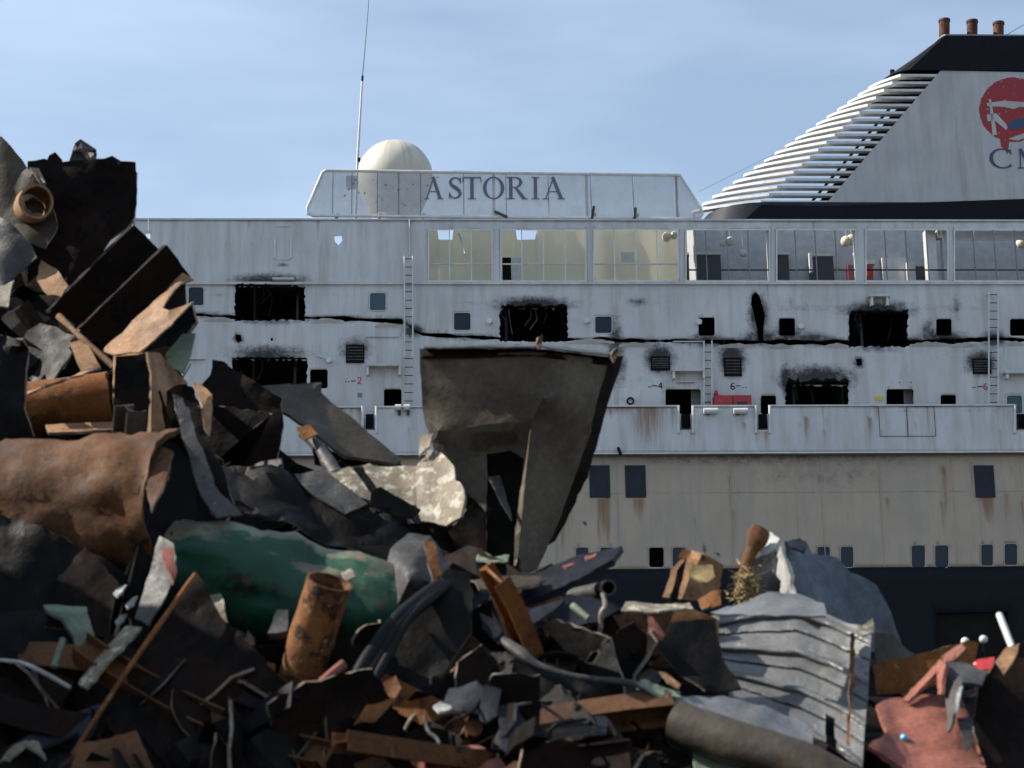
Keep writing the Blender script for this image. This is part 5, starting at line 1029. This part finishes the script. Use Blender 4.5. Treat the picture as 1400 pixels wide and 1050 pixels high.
piece('cream_chip', 'cream chip at the upper right corner of the corrugated sheet', 'crm', 0, [(1166, 862, 0), (1190, 850, .1), (1194, 868, 0), (1178, 872, -.05)], base=11.5, s=5)
pipe('grey_mud_pipe', 'thick grey-brown pipe lying at the foot of the corrugated sheet', 'stl', [(922, 986, 11.0), (1000, 1012, 10.85), (1090, 1045, 10.7), (1180, 1085, 10.55)], .125, .014, 30, .02, abs_=True)
piece('silvery_flat', 'silvery flat strip lying over the thick grey-brown pipe', 'gal', 0, [(915, 955, .05), (985, 958, .15), (1060, 975, .15), (1112, 995, .1), (1110, 1020, -.1), (1040, 1010, -.1), (960, 990, -.1), (925, 972, -.05)], base=11.05, cr=.04)
piece('pale_green_tip', 'pale green split tip at the end of the long grey strip', 'pgn', 0, [(866, 936, .0), (880, 930, .05), (920, 948, .05), (930, 958, 0), (900, 954, -.02)], base=11.05, s=5)
piece('straw_splinter', 'straw-coloured splinter standing above the pale green tip', 'tan', 0, [(900, 922, .05), (908, 924, .05), (928, 938, 0), (926, 946, 0), (912, 940, 0)], base=11.1, s=5)
piece('pale_green_board', 'pale green board under the thick grey-brown pipe', 'pgn', 0, [(945, 1020, .1), (1010, 1050, .1), (1000, 1080, -.1), (950, 1070, -.1)], base=10.95)
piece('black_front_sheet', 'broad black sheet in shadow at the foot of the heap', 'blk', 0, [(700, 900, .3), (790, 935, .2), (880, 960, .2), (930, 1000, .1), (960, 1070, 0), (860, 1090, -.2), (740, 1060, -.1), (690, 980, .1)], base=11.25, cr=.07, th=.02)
# ---------------- rags and dark scraps, bottom centre
piece('grey_tarpaulin_roll', 'rolled grey-blue tarpaulin with a bright white tip', 'rag', 0, [(600, 966, .1), (618, 944, .15), (652, 940, .15), (668, 960, .1), (658, 985, 0), (628, 980, -.05)], base=10.9, cr=.06)
piece('white_tip', 'bright white tip of the tarpaulin roll', 'wht', 0, [(591, 967, 0), (600, 961, .05), (616, 966, .05), (612, 975, -.02), (598, 977, -.05)], base=10.7, s=4)
piece('blue_grey_rag', 'upright folded blue-grey rag beside the tarpaulin roll', 'rag', 0, [(658, 950, .1), (684, 952, .1), (678, 985, 0), (664, 992, -.05), (655, 985, 0)], base=10.85, cr=.05)
piece('draped_rag', 'draped grey rag hanging below the upright folded rag', 'rag', 0, [(680, 972, .15), (704, 970, .15), (720, 992, .05), (705, 1025, -.05), (700, 1040, -.1), (672, 1020, 0), (680, 1000, 0)], base=10.75, cr=.06)
piece('pale_curl', 'pale curled strip at the bottom edge beside the draped rag', 'rag', 0, [(715, 1010, .1), (738, 1012, .1), (760, 1040, 0), (770, 1065, -.1), (735, 1065, -.1), (722, 1035, 0)], base=10.65, cr=.04)
piece('grey_hood', 'grey hood-shaped piece of sheet in the shaded foot of the heap', 'dbl', 0, [(784, 1000, .1), (800, 980, .2), (822, 974, .25), (834, 985, .15), (828, 1005, 0), (800, 1008, -.1)], base=10.8, cr=.02)
pipe('slack_cable', 'slack thin grey cable trailing from the hood-shaped sheet', 'rubber', [(832, 986, 10.75), (846, 1012, 10.7), (866, 1050, 10.6)], .012, 0, 6, .004, abs_=True, cat='cable')
piece('dark_red_plate', 'dark red plate at the bottom edge of the heap', 'prm', 0, [(540, 1040, .1), (590, 1018, .15), (650, 1020, .15), (690, 1045, .05), (700, 1090, -.1), (540, 1090, -.1)], base=10.65, th=.02)
pipe('bent_grey_wire', 'bent grey wire curving past the dark red plate', 'gry', [(580, 980, 10.8), (586, 1000, 10.75), (600, 1015, 10.7), (600, 1055, 10.6)], .012, 0, 6, .004, abs_=True, cat='wire')
# ---------------- lower right
piece('orange_brown_sheet', 'wide orange-brown sheet in half shadow behind the red primer plate', 'or', 0, [(1192, 912, .1), (1240, 900, .1), (1318, 880, .1), (1332, 884, .1), (1322, 925, .1), (1260, 946, .1), (1196, 952, .1)], base=11.9, th=.02)
piece('red_primer_plate', 'salmon red primer-painted plate in full sun at the lower right', 'prm', 0, [(1178, 1030, -.3), (1210, 1005, -.1), (1192, 972, .15), (1214, 960, .25), (1302, 956, .3), (1320, 990, .1), (1342, 1058, -.3), (1240, 1062, -.35)], base=11.0, cr=.05, th=.025, cat='steel plate')
piece('pink_gusset', 'pink primer gusset standing up from the salmon red plate', 'prm', 0, [(1232, 960, .0), (1262, 930, .1), (1286, 905, .1), (1292, 912, -.1), (1290, 950, -.2), (1284, 952, -.1), (1282, 922, 0), (1240, 962, -.05)], base=11.15, s=6, th=.02)
piece('pink_strut', 'short pink strut above the pink gusset', 'prm', 0, [(1284, 902, .1), (1312, 884, .15), (1320, 890, .05), (1300, 906, -.05), (1288, 910, 0)], base=11.3, s=5, th=.025)
bm = bmesh.new(); bmesh.ops.create_icosphere(bm, subdivisions=2, radius=.022)
for v in bm.verts: v.co += noise.noise_vector(v.co * 40) * .005
o = from_bm('bottle_cap', bm, plain('sky_blue_plastic', (.12, .42, .72), .4)); o.location = W(1236, 1009, 10.85); tag(o, 'tiny sky-blue plastic cap on the salmon red plate', 'cap')
piece('grey_bent_plate', 'grey plate bent over a black gap at the right of the salmon red plate', 'gry', 0, [(1290, 906, .2), (1312, 908, .2), (1346, 922, .1), (1340, 940, -.1), (1316, 935, -.1), (1308, 960, -.15), (1300, 1000, -.2), (1294, 1004, -.2), (1294, 950, 0)], base=11.0, th=.02)
piece('white_slip', 'white slip hanging under the grey bent plate', 'wht', 0, [(1308, 942, .05), (1314, 940, .05), (1308, 975, 0), (1303, 980, 0)], base=10.85, s=5)
piece('grey_tongue', 'grey tongue of plate resting on the salmon red plate', 'gry', 0, [(1306, 986, .1), (1328, 984, .1), (1326, 1018, -.05), (1318, 1030, -.1), (1312, 1005, 0)], base=10.8, s=6)
piece('dark_right_plate', 'broad dark brown plate at the right end of the heap', 'dk', 0, [(1334, 935, .1), (1362, 905, .2), (1385, 884, .3), (1440, 870, .3), (1440, 1090, -.2), (1345, 1090, -.2), (1325, 1000, 0)], base=11.0, th=.03, cr=.05)
piece('tan_sunlit_top', 'tan piece standing for sunlight on top of the broad dark brown plate', 'tan', 0, [(1358, 908, .0), (1372, 890, .15), (1392, 882, .2), (1384, 906, 0), (1370, 924, -.1)], base=11.0, s=6)  # tan piece paints the sunlit top of the dark plate
pipe('white_rod', 'short white rod sticking up at the right end of the heap', 'pipe_white', [(1384, 886, 11.2), (1366, 840, 11.4)], .019, 0, 10, .003, abs_=True, cat='rod')
for i, (a, b) in enumerate(((1320, 877), (1345, 874))):
    p = W(a, b, 13.2); bm = tube_mesh([Vector((0, .05, 0)), Vector((0, .01, 0)), Vector((0, -.01, 0)), Vector((0, -.02, 0))], [.016, .03, .026, .01], 16); o = from_bm('bokeh_cap', bm, 'pipe_white', None, 50); o.location = p; tag(o, ('left', 'right')[0] and ('white cap standing for an out-of-focus bright spot above the pink strut', 'white cap standing for an out-of-focus bright spot above the red casting')[i], 'cap')  # white caps on stalks added to stand for blurred bright spots
    sub_of(o, from_bm('stalk', tube_mesh([p + Vector((0, .03, 0)), p + Vector((0, .03, -.55))], .008, 6), 'blk'))
piece('red_casting', 'small bright red casting between the orange-brown sheet and the dark brown plate', 'red_box', 0, [(1332, 912, .1), (1334, 907, .1), (1358, 904, .1), (1356, 918, 0), (1338, 922, 0)], base=11.6, s=4, th=.05)

# ---------------- tangle of torn plate too small and too dense to count
def tangle(name, label, mat, n, seed, off):
    r0 = random.Random(seed); bm = bmesh.new()
    for i in range(n):
        px = r0.uniform(-120, 1480); cy = crest(px); py = r0.uniform(cy + 4, max(cy + 40, 1075))
        if 915 < px < 1375 and py > 800: continue
        c = W(px, py, md2(px, py) - r0.uniform(*off))
        z = Vector((r0.gauss(0, 1), r0.gauss(-.4, 1), r0.gauss(.2, 1))).normalized(); x = z.orthogonal().normalized(); x = (Matrix.Rotation(r0.uniform(0, 6.3), 3, z) @ x); y = z.cross(x)
        a, b = r0.uniform(.07, .30), r0.uniform(.03, .16); bend_ = r0.uniform(-.5, .5); top, m_ = [], r0.choice((4, 5, 6)); mid = []
        row0, row1 = [], []
        for k in range(4):
            t = k / 3 - .5; o_ = z * bend_ * a * (t * t * 4); w0, w1 = b * r0.uniform(.6, 1.1), b * r0.uniform(.6, 1.1)
            row0.append(bm.verts.new(c + x * a * 2 * t + y * w0 + o_)); row1.append(bm.verts.new(c + x * a * 2 * t - y * w1 + o_))
        th = z * .010; r2 = [bm.verts.new(v.co - th) for v in row0]; r3 = [bm.verts.new(v.co - th) for v in row1]
        for k in range(3):
            bm.faces.new((row0[k], row1[k], row1[k + 1], row0[k + 1])); bm.faces.new((r2[k], r2[k + 1], r3[k + 1], r3[k]))
            bm.faces.new((row0[k], row0[k + 1], r2[k + 1], r2[k])); bm.faces.new((row1[k], r3[k], r3[k + 1], row1[k + 1]))
        for k in (0, 3): bm.faces.new((row0[k], r2[k], r3[k], row1[k]))
    me = bpy.data.meshes.new(name); bm.to_mesh(me); bm.free(); tag(link(name, me, mat), label, None, None, 'stuff')
tangle('burnt_scrap_tangle', 'tangle of small burnt black scrap filling the heap', 'dk', 260, 31, (-.1, .12))
tangle('charred_scrap_tangle', 'tangle of small charred scrap filling the heap', 'blk', 260, 33, (-.1, .12))
# ---------------- torn plates and beams jammed into the heap behind the larger pieces
rs = random.Random(77)
KEEP = [(915, 780, 1240, 1100), (1160, 900, 1375, 1100), (370, 760, 500, 970), (290, 690, 560, 860)]
def kept_clear(px, py, m_=0): return any(a - m_ < px < c + m_ and b - m_ < py < d + m_ for a, b, c, d in KEEP)
ANCH = [('the brown tank', 100, 690), ('the green cylinder', 380, 800), ('the rusty pipe stub', 430, 890), ('the parallel dark channels', 160, 400), ('the bent box beam', 210, 550), ('the peeling cream plate', 560, 670), ('the black tarred sheet', 420, 700), ('the hopper sheet', 700, 640), ('the dark blue-grey beam', 740, 800), ('the crushed drum shell', 890, 880), ('the corrugated sheet', 1080, 930), ('the blue-grey curved plate', 1150, 830), ('the salmon red plate', 1260, 1010), ('the orange-brown sheet', 1260, 920), ('the dark brown end plate', 1385, 980), ('the tarpaulin roll', 640, 965), ('the thin orange bar', 180, 930), ('the pale green arch', 90, 880), ('the hood-shaped grey sheet', 810, 1000), ('the thick grey-brown pipe', 1010, 1020), ('the blackened diagonal channel', 530, 930), ('the brown corner plate', 150, 1040), ('the dark red plate', 610, 1050), ('the curled ring', 40, 290), ('the round-shouldered plate', 0, 530)]
def near(px, py): return 'beside ' + min(ANCH, key=lambda a: (a[1] - px) ** 2 + (a[2] - py) ** 2)[0]
PN = {'dk': 'near-black burnt', 'blk': 'charred black', 'br': 'brown rusty', 'stl': 'grey-brown', 'gry': 'dull grey', 'or': 'orange rusty', 'tan': 'tan', 'dbl': 'blue-grey', 'prm': 'red primed', 'crm': 'cream painted'}
for i in range(80):
    mt = rs.choices(list(PN), [9, 8, 3, 1.6, .8, 1.3, 1.3, .6, .4, .5])[0]; px = rs.uniform(-60, 1440); cy = crest(px); py = rs.uniform(cy + 35, max(cy + 60, 1075)); R0 = rs.uniform(50, 135); n = rs.choice((6, 7, 8)); a0 = rs.uniform(0, 360); st_ = rs.uniform(.4, 1); rot = rs.uniform(0, 3.14)
    tx, ty = rs.uniform(-.004, .004), rs.uniform(-.005, .002); fo = rs.uniform(-.35, .35); V = []
    if px > 780: tx, ty, fo, R0 = tx * .25, ty * .25, fo * .3, R0 * .75
    for k in range(n):
        a = R(a0 + 360 * k / n + rs.uniform(-14, 14)); rr_ = R0 * rs.uniform(.55, 1.1); x, y = rr_ * math.cos(a), rr_ * math.sin(a) * st_; x, y = x * math.cos(rot) - y * math.sin(rot), x * math.sin(rot) + y * math.cos(rot)
        V.append((px + x, max(py + y, cy - 6), x * tx + y * ty))
    if kept_clear(px, py, R0 * .35): continue
    h = n // 2; mid = [0, h]; V = [(x, y, d + (fo if 0 < k < h else 0)) for k, (x, y, d) in enumerate(V)]
    piece('torn_plate', 'torn %s plate with a folded side, jammed in %s' % (PN[mt], near(px, py)), mt, 0, V, [list(range(0, h + 1)), [0] + list(range(h, n))], base=md2(px, py) - (rs.uniform(.05, .32) if px < 930 else rs.uniform(-.05, .12)), cr=.035, ed=.014, s=10, th=rs.choice((.012, .016, .025)), cat='torn plate', group='%s torn plates jammed in the heap' % PN[mt])
for i in range(26):
    mt = rs.choices(['dk', 'br', 'blk', 'stl', 'or'], [5, 4, 3, 2, 1.5])[0]; px = rs.uniform(-20, 1420); cy = crest(px); py = rs.uniform(cy + 50, max(cy + 70, 1060)); c = W(px, py, md2(px, py) - (rs.uniform(.05, .3) if px < 760 else -.35))
    if kept_clear(px, py, 25): continue
    ax = Vector((rs.uniform(-1, 1), rs.uniform(-.5, .3), rs.uniform(-.35, .9))).normalized(); l = rs.uniform(.45, .95); bw, bh = rs.uniform(.05, .09), rs.uniform(.07, .13); e1 = ax.orthogonal().normalized(); e1 = Matrix.Rotation(rs.uniform(0, 6.3), 3, ax) @ e1; e2 = ax.cross(e1); t_ = .012
    prof_ = [(-bw, -bh), (bw, -bh), (bw, -bh + t_), (t_ / 2, -bh + t_), (t_ / 2, bh - t_), (bw, bh - t_), (bw, bh), (-bw, bh), (-bw, bh - t_), (-t_ / 2, bh - t_), (-t_ / 2, -bh + t_), (-bw, -bh + t_)]
    bm = bmesh.new(); pv = None; tw, bd = rs.uniform(-.6, .6), rs.uniform(-.18, .18)
    for k in range(9):
        t = k / 8 - .5; ca, sa = math.cos(tw * t), math.sin(tw * t); row = []
        for x, y in prof_: row.append(bm.verts.new(ax * (2 * l * t + rs.uniform(-.02, .02) * (k in (0, 8))) + e1 * (x * ca - y * sa + bd * 4 * t * t) + e2 * (x * sa + y * ca)))
        if pv:
            for q_ in range(12): bm.faces.new((pv[q_], pv[(q_ + 1) % 12], row[(q_ + 1) % 12], row[q_]))
        else: bm.faces.new(row[::-1])
        pv = row
    bm.faces.new(pv); o = from_bm('twisted_girder', bm, mt, None, 40); o.location = c; tag(o, 'short twisted %s girder %s' % (PN[mt], near(px, py)), 'girder', '%s twisted girders jammed in the heap' % PN[mt])
for i in range(22):
    px = rs.uniform(0, 1400); cy = crest(px); py = rs.uniform(cy + 40, max(cy + 60, 1050)); P_ = []; x, y, d = px, py, md2(px, py) - (rs.uniform(.2, .5) if px < 900 else .15); hx, hy = rs.uniform(-30, 30), rs.uniform(-25, 10)
    for k in range(6): P_.append((x, y, d)); x += hx; y += hy; d += rs.uniform(-.08, .08); hx += rs.uniform(-16, 16); hy += rs.uniform(-6, 16)
    mt = rs.choice(('gry', 'rubber', 'br', 'blk', 'crm'))
    if kept_clear(px, py, 20): continue
    nm = {'gry': 'grey', 'rubber': 'black rubber', 'br': 'rusty', 'blk': 'charred', 'crm': 'pale'}[mt]
    pipe('loose_cable', 'loose thin %s cable looping over the scrap %s' % (nm, near(px, py)), mt, P_, rs.uniform(.007, .016), 0, 6, .003, abs_=True, cat='cable', group='loose %s cables over the scrap' % nm)
# ---------------- loose small scrap, each piece its own thing
rs = random.Random(21)
def offcut_mesh(kind, seed):
    r0 = random.Random(seed); bm = bmesh.new()
    if kind == 'plate':
        n, m_ = 5, 4; w, h = r0.uniform(.25, .5), r0.uniform(.18, .4); cv = r0.uniform(-1.2, 1.2); G = []
        for j in range(m_ + 1):
            G.append([bm.verts.new(Vector((w * (i / n - .5) * (1 - .25 * r0.random() * (j == m_)), h * (j / m_ - .5) + .03 * r0.uniform(-1, 1) * (j in (0, m_)), cv * (w * (i / n - .5)) ** 2 + .04 * noise.noise(Vector((i * .6, j * .6, seed))))) ) for i in range(n + 1)])
        for j in range(m_):
            for i in range(n): bm.faces.new((G[j][i], G[j][i + 1], G[j + 1][i + 1], G[j + 1][i]))
        thicken(bm, .012)
    elif kind == 'angle':
        l = r0.uniform(.4, .8); a = .06; pr = [(0, 0), (a, 0), (a, .012), (.012, .012), (.012, a), (0, a)]; pv = None
        for t in range(6):
            z = l * (t / 5 - .5); off = .05 * math.sin(t * .9 + seed); row = [bm.verts.new((x + off, y, z)) for x, y in pr]
            if pv:
                for k in range(6): bm.faces.new((pv[k], pv[(k + 1) % 6], row[(k + 1) % 6], row[k]))
            else: bm.faces.new(row[::-1])
            pv = row
        bm.faces.new(pv)
    else:
        l = r0.uniform(.3, .7); bm.free(); bm = tube_mesh([Vector((.06 * math.sin(t * 1.3 + seed), .05 * math.cos(t + seed), l * (t / 6 - .5))) for t in range(7)], r0.uniform(.012, .035), 8)
    bmesh.ops.recalc_face_normals(bm, faces=bm.faces); me = bpy.data.meshes.new('offcut'); bm.to_mesh(me); bm.free(); shade(me, 40); return me
LAB = {'plate': ('steel_offcut', 'small bent %s steel offcut lodged %s', 'offcut'), 'angle': ('angle_iron', 'short bent %s angle iron lodged %s', 'angle iron'), 'rod': ('bent_rod', 'short bent %s rod lodged %s', 'rod')}
CN = {'dk': 'near-black', 'br': 'brown rusty', 'blk': 'charred black', 'gry': 'dull grey', 'or': 'orange rusty', 'stl': 'grey-brown', 'dbl': 'blue-grey'}
lib = {}
for i in range(90):
    kind = rs.choices(['plate', 'angle', 'rod'], [6, 3, 2])[0]; mt = rs.choices(list(CN), [8, 2.5, 8, .8, 1, 1.5, .6])[0]; key = (kind, mt, rs.randrange(3))
    if key not in lib: me = offcut_mesh(kind, len(kind) + key[2] * 5 + len(lib)); me.materials.append(M[mt]); me.materials.append(M['edge']); lib[key] = me
    nm, lb, ct = LAB[kind]; px = rs.uniform(-40, 1440); cy = crest(px); py = rs.uniform(cy + 25, max(cy + 60, 1060)) if cy < 1000 else cy
    if kept_clear(px, py, 5): continue
    o = bpy.data.objects.new(nm, lib[key]); col.objects.link(o); o.location = W(px, py, md2(px, py) - rs.uniform(.0, .2)); o.rotation_euler = (rs.uniform(0, 6.3), rs.uniform(0, 6.3), rs.uniform(0, 6.3)); z_ = rs.uniform(.9, 1.9); o.scale = (z_, z_, z_)
    tag(o, lb % (CN[mt], near(px, py)), ct, '%s %ss loose in the scrap heap' % (CN[mt], ct))
